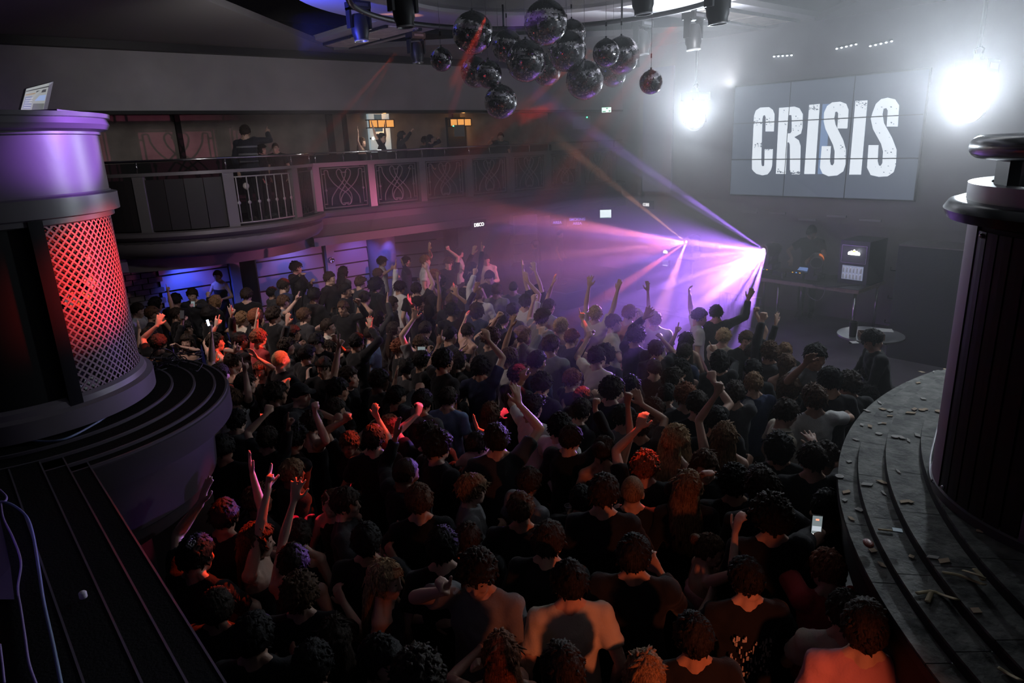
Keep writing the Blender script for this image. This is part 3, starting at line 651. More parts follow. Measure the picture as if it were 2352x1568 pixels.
MB().lathe([(1.31, 2.29), (1.335, 2.28), (1.335, 2.12), (1.29, 2.10), (1.0, 2.10)], seg=96).build('plinth_fascia', M_plum, lp, ang=30)
MB().lathe([(1.16, 2.12), (1.18, 2.0), (1.16, 1.70), (1.05, 1.66)], seg=96).build('plinth_drum', M_plum, lp, ang=30)
MB().lathe([(1.0, 1.69), (1.12, 1.67), (1.08, 1.56), (.90, 1.44), (.70, 1.36), (.6, 1.34), (.6, 0)], seg=96).build('plinth_bowl', M_plum, lp, ang=30)
col = thing('grilled_column', 'round column with lattice grille and moulded purple cap at left', 'column', (LC[0], LC[1], 2.38))
def cyl_ang(px, py, c, r):
    v = ray(px, py); o = EYE[:2] - c[:2]; d = v[:2]; A = d @ d; B = 2 * o @ d; Cc = o @ o - r * r; q = B * B - 4 * A * Cc
    if q < 0: t = -B / 2 / A
    else: t = (-B - math.sqrt(q)) / 2 / A
    P = EYE + v * t; return math.atan2(P[1] - c[1], P[0] - c[0]), P[2]
aL, _ = cyl_ang(118, 640, LC, .76); 
M_col = mat('column paint', (.15, .135, .15), .34, bump=.04, bscale=20, spec=.6)
z0 = 2.38
MB().lathe([(.84, 0), (.84, .12), (.80, .135), (.79, .17), (.765, .19)], seg=96).build('base_ring', mat('column base paint', (.20, .17, .20), .4), col, ang=30)
MB().lathe([(.762, 1.24), (.79, 1.25), (.79, 1.28), (.83, 1.29), (.83, 1.40), (.795, 1.41), (.79, 1.42)], seg=96).build('collar', M_col, col, ang=30)
MB().lathe([(.785, 1.40), (.785, 1.77)], seg=96).build('shaft', M_col, col, smooth=True)
MB().lathe([(.785, 1.765), (.80, 1.77), (.80, 1.785), (.845, 1.80), (.862, 1.83), (.85, 1.865), (.868, 1.87), (.872, 1.895), (0, 1.90)], seg=96).build('cap', M_col, col, ang=28)
MB().lathe([(.66, .1), (.66, 1.3)], seg=64).build('inner_core', M_black, col, smooth=True)
a_right = aL + math.radians(112)
MB().lathe([(.755, .17), (.755, 1.26)], seg=64, a0=aL - math.radians(150), a1=aL - math.radians(4)).build('back_panel', M_black, col, smooth=True)
for a, w_ in ((aL - .045, .075),):
    MB().lathe([(.80, .12), (.80, 1.28)], seg=6, a0=a - .05, a1=a + .05).lathe([(.76, .12), (.80, .12)], seg=6, a0=a - .05, a1=a + .05).add([((.80 if q else .74) * math.cos(a + s * .05), (.80 if q else .74) * math.sin(a + s * .05), z) for s in (-1, 1) for q in (0, 1) for z in (.12, 1.28)], [(0, 1, 3, 2), (4, 6, 7, 5)]).build('grille_post', mat('grille post', (.012, .012, .013), .6, spec=.15), col)
mb = MB(); p_ = .052; span = (a_right - aL) * .76; h_ = 1.09
def strap(u0, v0, du, dv, n=22):
    P = []
    for i in range(n + 1):
        t = i / n; u, v = u0 + du * t, v0 + dv * t; P.append((u, v))
    V = []; w_ = .0056
    for u, v in P:
        for su, sr in ((-1, 0), (1, 0), (1, 1), (-1, 1)):
            a = aL + (u + su * w_ * .72) / .76; r = .757 + sr * .005; V.append((r * math.cos(a), r * math.sin(a), .18 + v - su * w_ * .72 * (1 if dv * du > 0 else -1)))
    mb.add(V, [(i * 4 + k, i * 4 + (k + 1) % 4, i * 4 + 4 + (k + 1) % 4, i * 4 + 4 + k) for i in range(n) for k in range(4)])
k = -h_
while k < span:
    u0, v0 = (k, 0) if k >= 0 else (0, -k); L_ = min(span - u0, h_ - v0)
    if L_ > .01: strap(u0, v0, L_, L_, max(3, int(22 * L_ / h_)))
    u1, v1 = (k + h_, 0) if k + h_ <= span else (span, k + h_ - span); L_ = min(u1, h_ - v1)
    if L_ > .01: strap(u1, v1, -L_, L_, max(3, int(22 * L_ / h_)))
    k += p_
nn = int(span / p_); 
for i in range(nn + 1):                                            # small lobes that make the plus-shaped holes
    for j in range(int(h_ / p_ * 2)):
        u = (i + (j % 2) * .5) * p_; v = j * p_ * .5
        for du, dv in ((.5, 0),):
            a = aL + (u + p_ * .25) / .76; vv = v + p_ * .25
            if u + p_ * .25 < span and vv < h_: mb.box((.7605 * math.cos(a), .7605 * math.sin(a), .18 + vv), (.004, .012, .012), Rz(a))
mb.build('lattice_grille', mat('grille metal', (.34, .25, .27), .45, .1), col, kind='stuff')
cols_ = [((.85, .6, .15), 'amber foil'), ((.6, .62, .55), 'pale wrapper'), ((.7, .7, .72), 'white wrapper')]
rr = random.Random(4)
for nm_, cen, n_, cm in (('foil_scrap', (188, 660), 6, 0), ('paper_scrap', (212, 645), 16, 1), ('paper_scrap', (195, 880), 16, 2), ('paper_scrap', (150, 690), 9, 2)):
    mb = MB()
    for _ in range(n_):
        x, y = cen[0] + rr.gauss(0, 14), cen[1] + rr.gauss(0, 26 if cm != 2 else 10); a, z = cyl_ang(x, y, LC, .70)
        z = min(max(z - z0, .2), 1.2); mb.box((.70 * math.cos(a), .70 * math.sin(a), z), (.004, rr.uniform(.02, .045), rr.uniform(.02, .05)), Rz(a) @ Rx(rr.uniform(0, 3)))
    mb.build('litter_behind_grille', mat(cols_[cm][1], cols_[cm][0], .5, emit=cols_[cm][0], es=.02) if False else mat(cols_[cm][1], cols_[cm][0], .5), col, kind='stuff')
# laptop on the cap
lt = thing('laptop', 'open silver laptop showing windows, standing on the purple column cap', 'laptop', atz(62, 261, 4.285) * V3(1, 1, 0) + V3(0, 0, 4.285))
bl = V3(*lt.location); dpt = 1568.0
def onray(px, py, dist2d):
    v = ray(px, py); return EYE + v * (dist2d / np.hypot(v[0], v[1]))
d0 = 5.25
TL, TR, BL, BR_ = onray(60, 204, d0 + .02), onray(113, 190, d0 + .26), onray(49, 261, d0 - .06), onray(98, 262, d0 + .18)
lt.location = [float(q) for q in ((BL + BR_) / 2 * V3(1, 1, 0) + V3(0, 0, 4.28))]; o_ = V3(*lt.location)
BL[2] = BR_[2] = 4.292
def quad(mbx, a, b, c, d, th, nrm):
    V = [a, b, c, d] + [p + nrm * th for p in (a, b, c, d)]; mbx.add(np.array(V) - o_, [(0, 1, 2, 3), (7, 6, 5, 4), (0, 4, 5, 1), (1, 5, 6, 2), (2, 6, 7, 3), (3, 7, 4, 0)])
nl_ = norm(np.cross(BR_ - BL, TL - BL)); nl_ = nl_ if nl_ @ (BL - EYE) > 0 else -nl_
mb = MB(); quad(mb, BL, BR_ + (BR_ - BL) * .22, TR + (TR - TL) * .20, TL, .012, nl_); mb.build('lid', mat('laptop shell', (.45, .42, .47), .3, .8), lt)
def scr(u0, u1, v0, v1, c, es, nm, off=.002):
    Q = lambda u, v: BL + (BR_ - BL) * u * 1.0 + (TL - BL) * v + (TR - TL - BR_ + BL) * u * v - nl_ * off - o_
    MB().add([Q(u0, v0), Q(u1, v0), Q(u1, v1), Q(u0, v1)], [(0, 1, 2, 3)]).build(nm, mat('lap ' + nm + str(c), (.02, .02, .02), .3, emit=c, es=es), lt)
scr(0, 1.0, .0, 1.0, (.50, .52, .52), .55, 'display')
scr(.0, 1.0, .86, .90, (.02, .02, .02), 1, 'menu_line', .004); scr(.02, .45, .68, .74, (.35, .25, .15), .8, 'colour_tabs', .004); scr(.46, .9, .70, .80, (.03, .03, .035), 1, 'panel_dark', .004)
scr(.03, .38, .08, .62, (.22, .25, .36), .8, 'track_list', .004); scr(.45, .97, .04, .30, (.10, .11, .10), 1, 'panel_low', .004); scr(.48, .95, .40, .60, (.25, .33, .55), 1, 'waveform', .004)
for k_ in range(5): scr(.05, .36, .12 + k_ * .1, .145 + k_ * .1, (.6, .62, .68), .8, 'list_row', .006)
mb = MB(); dn = norm(np.cross(BR_ - BL, V3(0, 0, 1))); dn = dn if dn @ (EYE - BL) > 0 else -dn
quad(mb, BL, BR_ + (BR_ - BL) * .22, BR_ + (BR_ - BL) * .22 + dn * .0 + V3(-.02, 0, 0), BL + dn * .20, .0, V3(0, 0, 1)) if False else mb.add(np.array([BL, BR_ + (BR_ - BL) * .22, BR_ + (BR_ - BL) * .22 + dn * .2, BL + dn * .2, BL - V3(0, 0, .014), BR_ + (BR_ - BL) * .22 - V3(0, 0, .014), BR_ + (BR_ - BL) * .22 + dn * .2 - V3(0, 0, .014), BL + dn * .2 - V3(0, 0, .014)]) - o_, [(0, 1, 2, 3), (7, 6, 5, 4), (0, 4, 5, 1), (1, 5, 6, 2), (2, 6, 7, 3), (3, 7, 4, 0)])
mb.build('keyboard_base', mat('laptop shell', (.45, .42, .47), .3, .8), lt)
# straight ledge in the foreground
lg = thing('stepped_ledge', 'long straight black stepped ledge running toward the viewer at lower left', 'ledge', (0, 1.0, 0))
for i, x in enumerate((.45, .35, .235, .09)):
    MB().bb(-3 - .0, x, -3.5, 3.62 - i * .04, 2.2, 2.30 + i * .02).build('step', M_step, lg)
    MB().bb(x - .004, x + .004, -3.5, 3.60 - i * .04, 2.285 + i * .02, 2.3025 + i * .02).build('nosing', M_nose, lg)
MB().bb(-3, .44, -3.5, 3.6, 1.95, 2.2).build('ledge_fascia', M_step, lg)
st('wall_ledge', MB().bb(-3, .30, -3.5, 3.5, 0, 1.95), M_black)
def cable(name, pts, z, r, m, label):
    P = [atz(x, y, z if np.isscalar(z) else z[i]) for i, (x, y) in enumerate(pts)]; P = smooth_path(P, 8)
    c0 = P[0]; MB().tube([p - c0 for p in P], r, 8).build(name, m, label=label, cat='cable', loc=c0, smooth=True)
M_cg = mat('grey cable', (.35, .35, .38), .4); M_cb = mat('blue grey cable', (.20, .26, .42), .4); M_cv = mat('violet cable', (.30, .22, .50), .4)
cable('cable', [(0, 934), (60, 942), (140, 946), (230, 942), (300, 915), (333, 898)], 2.405, .006, M_cg, 'pale grey cable hugging the base of the grilled column')
cable('cable', [(0, 997), (60, 1010), (140, 1010), (215, 975), (265, 942), (315, 915), (337, 895)], 2.372, .007, M_cb, 'blue grey cable looping out across the plinth beside the column')
cable('cable', [(0, 1125), (14, 1140), (12, 1150), (0, 1153)], 2.39, .006, M_cv, 'short violet cable end curling in at the left picture edge')
cable('cable', [(0, 1150), (30, 1160), (60, 1185), (75, 1225), (88, 1300), (100, 1380), (120, 1470), (140, 1568), (150, 1620)], 2.385, .006, M_cb, 'long violet and blue cable running down the stepped ledge')
cable('cable', [(2, 1155), (8, 1190), (30, 1235), (48, 1290), (41, 1350), (48, 1400), (57, 1460), (66, 1520), (82, 1568), (100, 1610)], 2.385, .0045, M_cv, 'thin mauve cable snaking along the ledge left of the blue one')
cable('cable', [(0, 1480), (6, 1530), (10, 1568)], 2.39, .004, M_cv, 'thin mauve cable at the bottom left corner')
P0 = atz(20, 1240, 2.42)
MB().add([atz(x, y, z) - P0 for x, y, z in ((-30, 1100, 2.50), (0, 1190, 2.48), (12, 1240, 2.46), (24, 1300, 2.43), (33, 1376, 2.39), (-40, 1376, 2.39), (-60, 1240, 2.40), (0, 1260, 2.40), (14, 1320, 2.39))], [(0, 1, 2, 3, 4, 5, 6), (0, 6, 7, 1), (1, 7, 8, 2), (8, 4, 3, 2), (6, 5, 4, 8, 7)]).build('folded_cloth', mat('violet lit cloth', (.35, .25, .55), .6), label='folded pale cloth glowing violet at the left picture edge', cat='cloth', loc=P0)  # violet light is painted into the pale cloth's colour
point('violet_glow', (-.35, 1.6, 3.0), .9, (.35, .15, 1.0), .05)
P0 = atz(192, 1372, 2.35); b = MB(); b.lathe([(0, 0), (.013, 0), (.0145, .003), (.0145, .022), (.012, .026), (0, .027)], seg=20); b.build('bottle_cap', mat('white plastic', (.8, .75, .8), .4), label='small white plastic bottle cap lying on the stepped ledge', cat='cap', loc=P0, smooth=True)
spot('ledge_spot', (1.5, 3.5, 3.6), tuple(P0), 1.2, (.75, .35, 1.0), 10, .8, .02)
P0 = atz(287, 1424, 2.305); MB().tube(smooth_path([(0, 0, .003), (.004, .01, .004), (.003, .022, .003), (.009, .03, .003)], 4), .0015, 6).build('wire_offcut', M_chrome, label='tiny curled silver wire offcut on the lower ledge step', cat='wire', loc=P0)
# cable spaghetti on the far side of the plinth
tc = thing('cable_heap', 'tangle of thin black cables and orange tags on the plinth', 'cables', atz(400, 838, 2.36)); o0 = V3(*tc.location); rr = random.Random(8)
for k in range(16):
    c0 = atz(rr.uniform(345, 440), rr.uniform(828, 850), 2.36); P = [c0 - o0]
    for j in range(5): P.append(P[-1] + V3(rr.uniform(-.10, .10), rr.uniform(-.10, .10), 0)); P[-1][2] = rr.uniform(0, .05)
    MB().tube(smooth_path(P, 4), .004, 6).build('cable_strand', mat('black cable', (.03, .03, .032), .3), tc, smooth=True)
MB().tube(smooth_path([atz(338, 835, 2.36) - o0, atz(350, 812, 2.46) - o0, atz(368, 800, 2.55) - o0, atz(392, 806, 2.5) - o0, atz(410, 825, 2.38) - o0], 6), .005, 6).build('cable_loop', mat('black cable', (.03, .03, .032), .3), tc, smooth=True)
for x, y in ((335, 823), (348, 826), (366, 828)): MB().box(atz(x, y, 2.37) - o0, (.03, .05, .006), Rz(x)).build('orange_tag', mat('orange tag', (.8, .35, .08), .5), tc)

# ================================================================ right platform and column
RCn = V3(5.75, -2.1, 0)
rp = thing('curved_platform', 'wide curved grey platform of four shallow scuffed steps at right', 'platform', (RCn[0], RCn[1], 0))
M_deck = mat('scuffed deck', (.07, .075, .066), .72, bump=.6, bscale=30, noise=.8, nscale=9, col2=(.22, .225, .20))
M_riser = mat('riser black', (.018, .018, .019), .6)
RR = [4.12, 4.01, 3.86, 3.67]; A0, A1 = math.radians(78), math.radians(182)
for i, r in enumerate(RR):
    z = 1.90 + i * .055; ri = RR[i + 1] if i < 3 else 2.0
    nseg = 14
    for k in range(nseg):
        a0 = A0 + (A1 - A0) * k / nseg + .0006; a1 = A0 + (A1 - A0) * (k + 1) / nseg - .0006
        MB().lathe([(ri - .01, z - .02), (r, z - .02), (r, z), (ri - .01, z)], seg=8, a0=a0, a1=a1).build('deck_panel', M_deck, rp, ang=30)
    MB().lathe([(r + .002, z - .0551), (r + .002, z - .012)], seg=96, a0=A0, a1=A1).build('riser', M_riser, rp, smooth=True)
MB().lathe([(4.10, 1.85), (4.08, 1.6), (4.0, 1.55), (3.9, 1.55), (3.9, 0)], seg=96, a0=A0, a1=A1).build('platform_fascia', M_black, rp, ang=40)
C2 = V3(4.33, .42, 0)
rc = thing('railed_pillar', 'dark round pillar with chrome ring rails and flat collar at right', 'pillar', (C2[0], C2[1], 2.06))
k0 = 2.06
MB().lathe([(.762, 0), (.762, 1.46)], seg=64).build('pillar_core', M_black, rc, smooth=True)
MB().lathe([(.74, 0), (.78, .0), (.78, .05), (.74, .09)], seg=96).build('base_ring', mat('base ring', (.10, .09, .10), .35), rc, ang=30)
aS, _ = cyl_ang(2200, 800, C2, .775); aT, _ = cyl_ang(2165, 800, C2, .775); aM = (aS + aT) / 2; aW = abs(aT - aS) / 2 + .02
def batten(a, w_, m, nm): MB().lathe([(.70, .05), (.775, .05), (.775, 1.46), (.70, 1.46), (.70, .05)], seg=8, a0=a - w_, a1=a + w_).build(nm, m, rc, ang=30)
M_bat = mat('batten paint', (.34, .22, .31), .55)
batten(aM, aW, M_bat, 'batten')
for q in range(1, 5): batten(aT + q * 1.15, .12, M_bat, 'batten')
for q in range(7):
    a = aM + aW + .02 + q * .115
    b = MB(); b.lathe([(.763, .06), (.772, .06), (.772, 1.44), (.763, 1.44)], seg=2, a0=a, a1=a + .10); b.build('grille_slat', mat('dark slat', (.02, .02, .022), .5), rc)
for z_ in (.08, 1.42): MB().ell((.776 * math.cos(aS + .1), .776 * math.sin(aS + .1), z_), (.012, .012, .012), None, 8, 6).build('screw', M_chrome, rc, smooth=True)
zd = 3.59 - k0
M_mir = mat('polished black', (.05, .05, .052), .22, .7)
MB().lathe([(.5, zd - .05), (.80, zd - .06), (.875, zd - .045), (.895, zd), (.875, zd + .035), (.84, zd + .045), (.5, zd + .045)], seg=96).build('collar', M_mir, rc, ang=50)
MB().lathe([(.70, zd + .045), (.80, zd + .045), (.80, zd + .125), (.70, zd + .125), (.70, zd + .045)], seg=96).build('ring_band', mat('brushed band', (.55, .55, .56), .35, .6), rc, ang=40)
tp = [(.765 * math.cos(a), .765 * math.sin(a), 3.885 - k0) for a in np.linspace(0, 2 * PI, 97)]
MB().tube(tp, .055, 16, cap=False).build('tube_rail', mat('tube rail', (.30, .30, .31), .22, .9), rc, smooth=True)
for a in np.linspace(aT + .35, aT + .35 + 2 * PI, 7)[:-1]:
    MB().box((.69 * math.cos(a), .69 * math.sin(a), (3.67 + 3.85) / 2 - k0), (.05, .14, .24), Rz(a)).build('upright', mat('upright paint', (.05, .05, .06), .4), rc)
# litter on the steps
rr = random.Random(21)
def deck_z(P):
    d = np.hypot(P[0] - RCn[0], P[1] - RCn[1]); i = 0
    for q, r in enumerate(RR):
        if d < r: i = q
    return 1.90 + i * .055 + .004
LIT = [(1552 + x / 2.936, 500 + y / 2.936) for x, y in ((1290, 1300), (1375, 1245), (1395, 1290), (1445, 1300), (1445, 1335), (1530, 1305), (1585, 1315), (1610, 1290), (1660, 1295), (1685, 1290), (1380, 1385), (1405, 1385), (1310, 1405), (1370, 1455), (1630, 1465), (1215, 1495), (1675, 1180), (1635, 1112), (1660, 1040), (1740, 1038), (1815, 1020), (1670, 1220), (1255, 1395), (1775, 1305), (1570, 1500), (1520, 1480), (1480, 1475))] + \
      [(1552 + x / 2.936, 1034 + y / 2.936) for x, y in ((1170, 75), (1105, 175), (1150, 280), (1140, 335), (1395, 215), (1400, 285), (1500, 140), (1185, 460), (1290, 230), (1590, 715), (1735, 720), (1810, 745), (2025, 1080), (1540, 345), (1580, 345), (2050, 545), (1330, 675), (1390, 770), (1240, 400))]
lit_m = [(mat('paper scrap', (.55, .54, .50), .8), 'pale'), (mat('tan scrap', (.55, .42, .28), .8), 'tan')]
shapes = []
for q in range(4):
    n_ = 10 if q == 0 else 4; a_ = [2 * PI * i / n_ + (.4 if q else 0) for i in range(n_)]; ax_, ay_ = ((.022, .022), (.028, .014), (.020, .016), (.034, .009))[q]
    poly = [(ax_ * math.cos(a) * (1.25 if q else 1), ay_ * math.sin(a) * (1.25 if q else 1)) for a in a_]
    for mm_, t_ in lit_m: shapes.append((MB().prism(poly, 0, .003).mesh('paper_scrap', mm_), t_, q))
SCR = []
for i, (x, y) in enumerate(LIT):
    P = atz(x, y, 1.95); P = atz(x, y, deck_z(P)); q = rr.choice([0, 2, 2, 4, 6, 1, 3, 5]) if y < 1200 else rr.choice([3, 5, 2]); me, tn, qq = shapes[q]
    sc_ = rr.uniform(.8, 1.25) * (1.0 if y < 1250 else .95)
    o = obj('paper_scrap', me, None, P); o.rotation_euler = (0, 0, rr.uniform(0, 3.1)); o.scale = (sc_, sc_, sc_)
    shp = ('round', 'oblong', 'squarish', 'narrow')[qq]
    SCR.append((round((deck_z(P) - 1.904) / .055), y, tn, shp, o))
ORDW = ['topmost'] + [w_ + ' from the top' for w_ in 'second third fourth fifth sixth seventh eighth ninth tenth eleventh twelfth thirteenth fourteenth fifteenth sixteenth seventeenth eighteenth'.split()]
for st_ in range(4):
    L_ = sorted([q for q in SCR if q[0] == st_], key=lambda q: q[1])
    for k_, q in enumerate(L_): fin(q[4], label=f"{q[2]} {q[3]} paper scrap on the {('outermost', 'second', 'third', 'innermost')[st_]} curved step, {ORDW[k_]}", cat='litter', group='paper scraps on the curved steps')
def strand(nm, pts, label, w_=.012):
    P = [atz(x, y, deck_z(atz(x, y, 1.95)) + .006) for x, y in pts]; c0 = P[0]; MB().tube([p - c0 for p in smooth_path(P, 5)], [(w_, .004)] * (len(smooth_path(P, 5))), 8).build(nm, mat('straw strip', (.50, .42, .24), .8), label=label, cat='litter', loc=c0, smooth=True)
strand('torn_strip', [(2165, 1314), (2200, 1320), (2235, 1333), (2260, 1342)], 'long torn straw coloured strip on the lower right steps')
strand('torn_strip', [(2215, 1310), (2240, 1318), (2265, 1328)], 'shorter torn straw strip crossing the upper end of the long one')
strand('torn_strip', [(2238, 1306), (2250, 1318), (2258, 1332)], 'tiny torn straw strip lying across both longer strips')
strand('torn_strip', [(2105, 1362), (2140, 1358), (2165, 1366), (2200, 1377)], 'bent straw coloured strip on the third curved step')
strand('torn_strip', [(2140, 1356), (2135, 1370), (2130, 1382)], 'stubby straw coloured piece under the bent strip')
strand('torn_strip', [(2292, 1532), (2318, 1548), (2345, 1562)], 'straw coloured strip at the bottom right corner of steps', .010)
strand('torn_strip', [(2017, 1215), (2035, 1217), (2052, 1219)], 'short straw coloured strip beside the foil sachet', .008)
P0 = atz(2061, 1219, 2.02); MB().box((0, 0, .004), (.035, .045, .006), Rz(.5)).build('foil_sachet', mat('foil', (.25, .32, .36), .55, .2), label='small blue foil sachet on the second curved step', cat='litter', loc=P0)
P0 = atz(1994, 1252, 1.93); MB().ell((0, 0, .012), (.04, .025, .014), Rz(.7), 12, 8).build('crumpled_wrapper', mat('red wrapper', (.30, .06, .04), .4), label='dark red crumpled wrapper on the outer curved step', cat='litter', loc=P0)
cable('cable', [(2156, 975), (2147, 1010), (2138, 1050), (2137, 1085), (2142, 1105)], 2.10, .008, M_cg, 'pale twin cable at the foot of the right pillar')
cable('cable', [(2142, 1105), (2165, 1130), (2190, 1150), (2230, 1165), (2265, 1182)], 2.10, .006, mat('black cable', (.03, .03, .032), .3), 'black cable trailing round the foot of the right pillar')

# ================================================================ signs
M_neon = mat('white letters', (.9, .9, .9), .4, emit=(1, 1, 1), es=2.2)
def text(s, size, m, parent, loc, rot, ext=.004, name='lettering', sx=1):
    c = bpy.data.curves.new('t', 'FONT'); c.body = s; c.size = size; c.align_x = 'CENTER'; c.align_y = 'CENTER'; c.extrude = ext; c.resolution_u = 3; c.offset = size * .012
    o = bpy.data.objects.new('t', c); C.objects.link(o); dg = bpy.context.evaluated_depsgraph_get(); me = bpy.data.meshes.new_from_object(o.evaluated_get(dg)); bpy.data.objects.remove(o)
    me.materials.clear(); me.materials.append(m); q = obj(name, me, parent, loc); q.rotation_euler = rot; q.scale = (sx, 1, 1); return q
P0 = aty(1100, 516, 13.80)
sg = thing('disco_sign', 'black box sign with glowing white DISCO lettering under the gallery edge', 'sign', P0)
MB().bb(-.24, .24, 0, .10, -.12, .12).build('sign_box', M_black, sg)
text('DISCO', .125, M_neon, sg, (0, -.008, 0), (PI / 2, 0, 0), .006, sx=.86)
point('sign_glow', tuple(P0 + V3(0, -.15, -.05)), .25, (1, .95, 1), .05)
def facing(o, tgt=(0, 0)):
    o.rotation_euler = (0, 0, math.atan2(tgt[1] - o.location[1], tgt[0] - o.location[0]) + PI / 2)
P0 = onray(1393, 252, 20.5); ex = thing('exit_sign', 'upper lit green and white exit sign high on the far wall', 'exit sign', P0); facing(ex)
MB().bb(-.14, .14, 0, .04, -.08, .08).bb(-.10, -.09, .01, .03, .08, .30).bb(.09, .10, .01, .03, .08, .30).build('sign_case', M_dark, ex); MB().bb(-.13, .13, -.004, 0, -.07, .07).build('sign_face', mat('exit face', (.8, 1, .9), .4, emit=(.75, 1, .9), es=1.6), ex)
mbx = MB()
for a, b_, c_, d_ in ((-.11, -.02, -.055, -.03), (-.01, .04, .02, .05), (.06, .11, -.05, -.02), (-.13, .13, .06, .07)): mbx.bb(a, b_, -.007, -.004, c_, d_)
mbx.build('pictogram', mat('exit green', (.05, .5, .25), .5, emit=(.1, .7, .35), es=.5), ex)
P0 = onray(1391, 491, 19.5); ex = thing('exit_sign', 'lower bright white exit sign hanging beneath the gallery end', 'exit sign', P0); facing(ex)
MB().bb(-.16, .16, 0, .04, -.12, .12).bb(-.10, -.09, .01, .03, .12, .30).bb(.09, .10, .01, .03, .12, .30).build('sign_case', M_dark, ex); MB().bb(-.155, .155, -.004, 0, -.11, .11).build('sign_face', mat('exit face white', (.9, 1, 1), .4, emit=(.85, 1, 1), es=2.2), ex)
MB().bb(-.155, .155, -.006, -.003, -.115, -.10).build('sign_trim', mat('exit green', (.05, .5, .25), .5), ex)
P0 = onray(1326, 508, 19.3); sn = thing('smoking_area_sign', 'small violet glowing SMOKING AREA sign beneath the gallery', 'sign', P0); facing(sn)
M_vio = mat('violet letters', (.3, .2, .9), .4, emit=(.30, .22, 1.0), es=2.0)
text('SMOKING', .10, M_vio, sn, (0, -.01, .05), (PI / 2, 0, 0), .004); text('AREA', .10, M_vio, sn, (0, -.01, -.06), (PI / 2, 0, 0), .004); MB().bb(-.3, .3, 0, .02, -.14, .14).build('sign_panel', M_dark, sn)
P0 = onray(1280, 511, 19.3); sn = thing('area_reflection', 'small violet glowing AREA sign left of the smoking sign', 'sign', P0); facing(sn)  # reflection of the smoking sign, built as glowing letters on a panel
text('AREA', .10, M_vio, sn, (0, -.01, 0), (PI / 2, 0, 0), .004); MB().bb(-.17, .17, 0, .02, -.08, .08).build('sign_panel', M_dark, sn)
P0 = atx(1485, 470, 13.19); sn = thing('disco_reflection', 'small reversed white DISCO lettering on dark glass of stage wall', 'sign', P0)  # mirror image of the DISCO sign, built as glowing reversed letters
q_ = text('DISCO', .10, M_neon, sn, (-.02, 0, 0), (PI / 2, 0, -PI / 2), .003); q_.scale = (-.62, 1, 1.15) if False else (-.62, 1, 1)
MB().bb(-.012, 0, -.22, .22, -.1, .1).build('glass_plate', M_dark, sn)
for (x, y, w_, h_, lb) in ((1055, 300, .28, .30, 'small pale notice on the black door under right wall lamp'), (1336, 282, .5, .34, 'grey notice panel on the far gallery wall')):
    P0 = onray(x, y, 19.4 if x < 1200 else 20.3); t = thing('wall_notice', lb, 'notice', P0); facing(t); MB().bb(-w_ / 2, w_ / 2, 0, .02, -h_ / 2, h_ / 2).build('notice_sheet', mat('notice', (.35, .35, .34), .7), t)
    MB().ell((w_ * .3 if x > 1200 else -w_ * .55, -.01, h_ * .42), (.018, .012, .018), None, 8, 6).build('green_led', mat('green led', (0, 1, .4), .4, emit=(.1, 1, .5), es=4), t)

# ================================================================ speakers, stage gear
P0 = onray(1203, 545, 17.4); la = thing('line_array', 'stack of four pale line array speaker cabinets beside the DISCO sign', 'speaker', V3(P0[0], P0[1], 2.25)); facing(la, (5, 0))
for k in range(5):
    a_ = -.02 - k * .10; z_ = -.14 - k * .26
    b = MB(); R_ = Rx(a_); b.box(V3(0, .02 * k * k * .4, z_), (.62, .42, .235), R_); cab = b.build('cabinet', mat('array cabinet', (.22, .17, .19), .5), la)
    MB().box(V3(0, .02 * k * k * .4, z_) + R_ @ V3(0, -.213, 0), (.56, .01, .19), R_).build('grille', mat('array grille', (.10, .08, .09), .6), cab)
    MB().box(V3(.32, .02 * k * k * .4, z_), (.03, .10, .16), R_).build('rigging_plate', M_dark, cab)
sec_plinth = thing('riser_block', 'dark raised block under the tall man in haze', 'riser', tuple(atx(1300, 640, 12.2) * V3(1, 1, 0)))
MB().bb(-.7, .7, -.7, .7, 0, .42).build('block', M_dark, sec_plinth); MB().bb(-.71, .71, -.71, .71, .40, .43).build('block_edge', M_rail, sec_plinth)
tb = thing('dj_table', 'long wooden topped DJ table on chrome legs at stage right', 'table', (12.05, 5.8, .45))
X0, X1, Y0, Y1 = 11.57, 12.62, 4.70, 7.0
MB().bb(X0 - 12.05, X1 - 12.05, Y0 - 5.8, Y1 - 5.8, .89, .95).build('table_top', mat('ply edge', (.42, .33, .25), .55, noise=.2, nscale=12), tb)
MB().bb(X0 - 12.04, X1 - 12.06, Y0 - 5.79, Y1 - 5.81, .95, .957).build('table_cover', mat('table cover', (.05, .045, .05), .5), tb)
for x in (X0 + .08, X1 - .08):
    for y in (Y0 + .08, (Y0 + Y1) / 2 + .3, Y1 - .08): MB().tube([(x - 12.05, y - 5.8, 0), (x - 12.05, y - 5.8, .89)], .024, 12).build('leg', M_chrome, tb, smooth=True)
MB().tube(smooth_path([atx(1852, 660, 11.55) - V3(12.05, 5.8, .45), atx(1856, 678, 11.55) - V3(12.05, 5.8, .45), atx(1878, 690, 11.55) - V3(12.05, 5.8, .45), atx(1892, 675, 11.55) - V3(12.05, 5.8, .45), atx(1894, 660, 11.55) - V3(12.05, 5.8, .45)], 6), .006, 6).build('hanging_wire', M_cg, tb, smooth=True)
MB().tube(smooth_path([atz(1850, 642, 1.41) - V3(12.05, 5.8, .45), atx(1870, 655, 11.56) - V3(12.05, 5.8, .45), atx(1905, 659, 11.54) - V3(12.05, 5.8, .45), atx(1945, 656, 11.55) - V3(12.05, 5.8, .45), atz(1975, 655, 1.42) - V3(12.05, 5.8, .45)], 6), .009, 6).build('front_cable', mat('black cable', (.03, .03, .032), .3), tb, smooth=True)
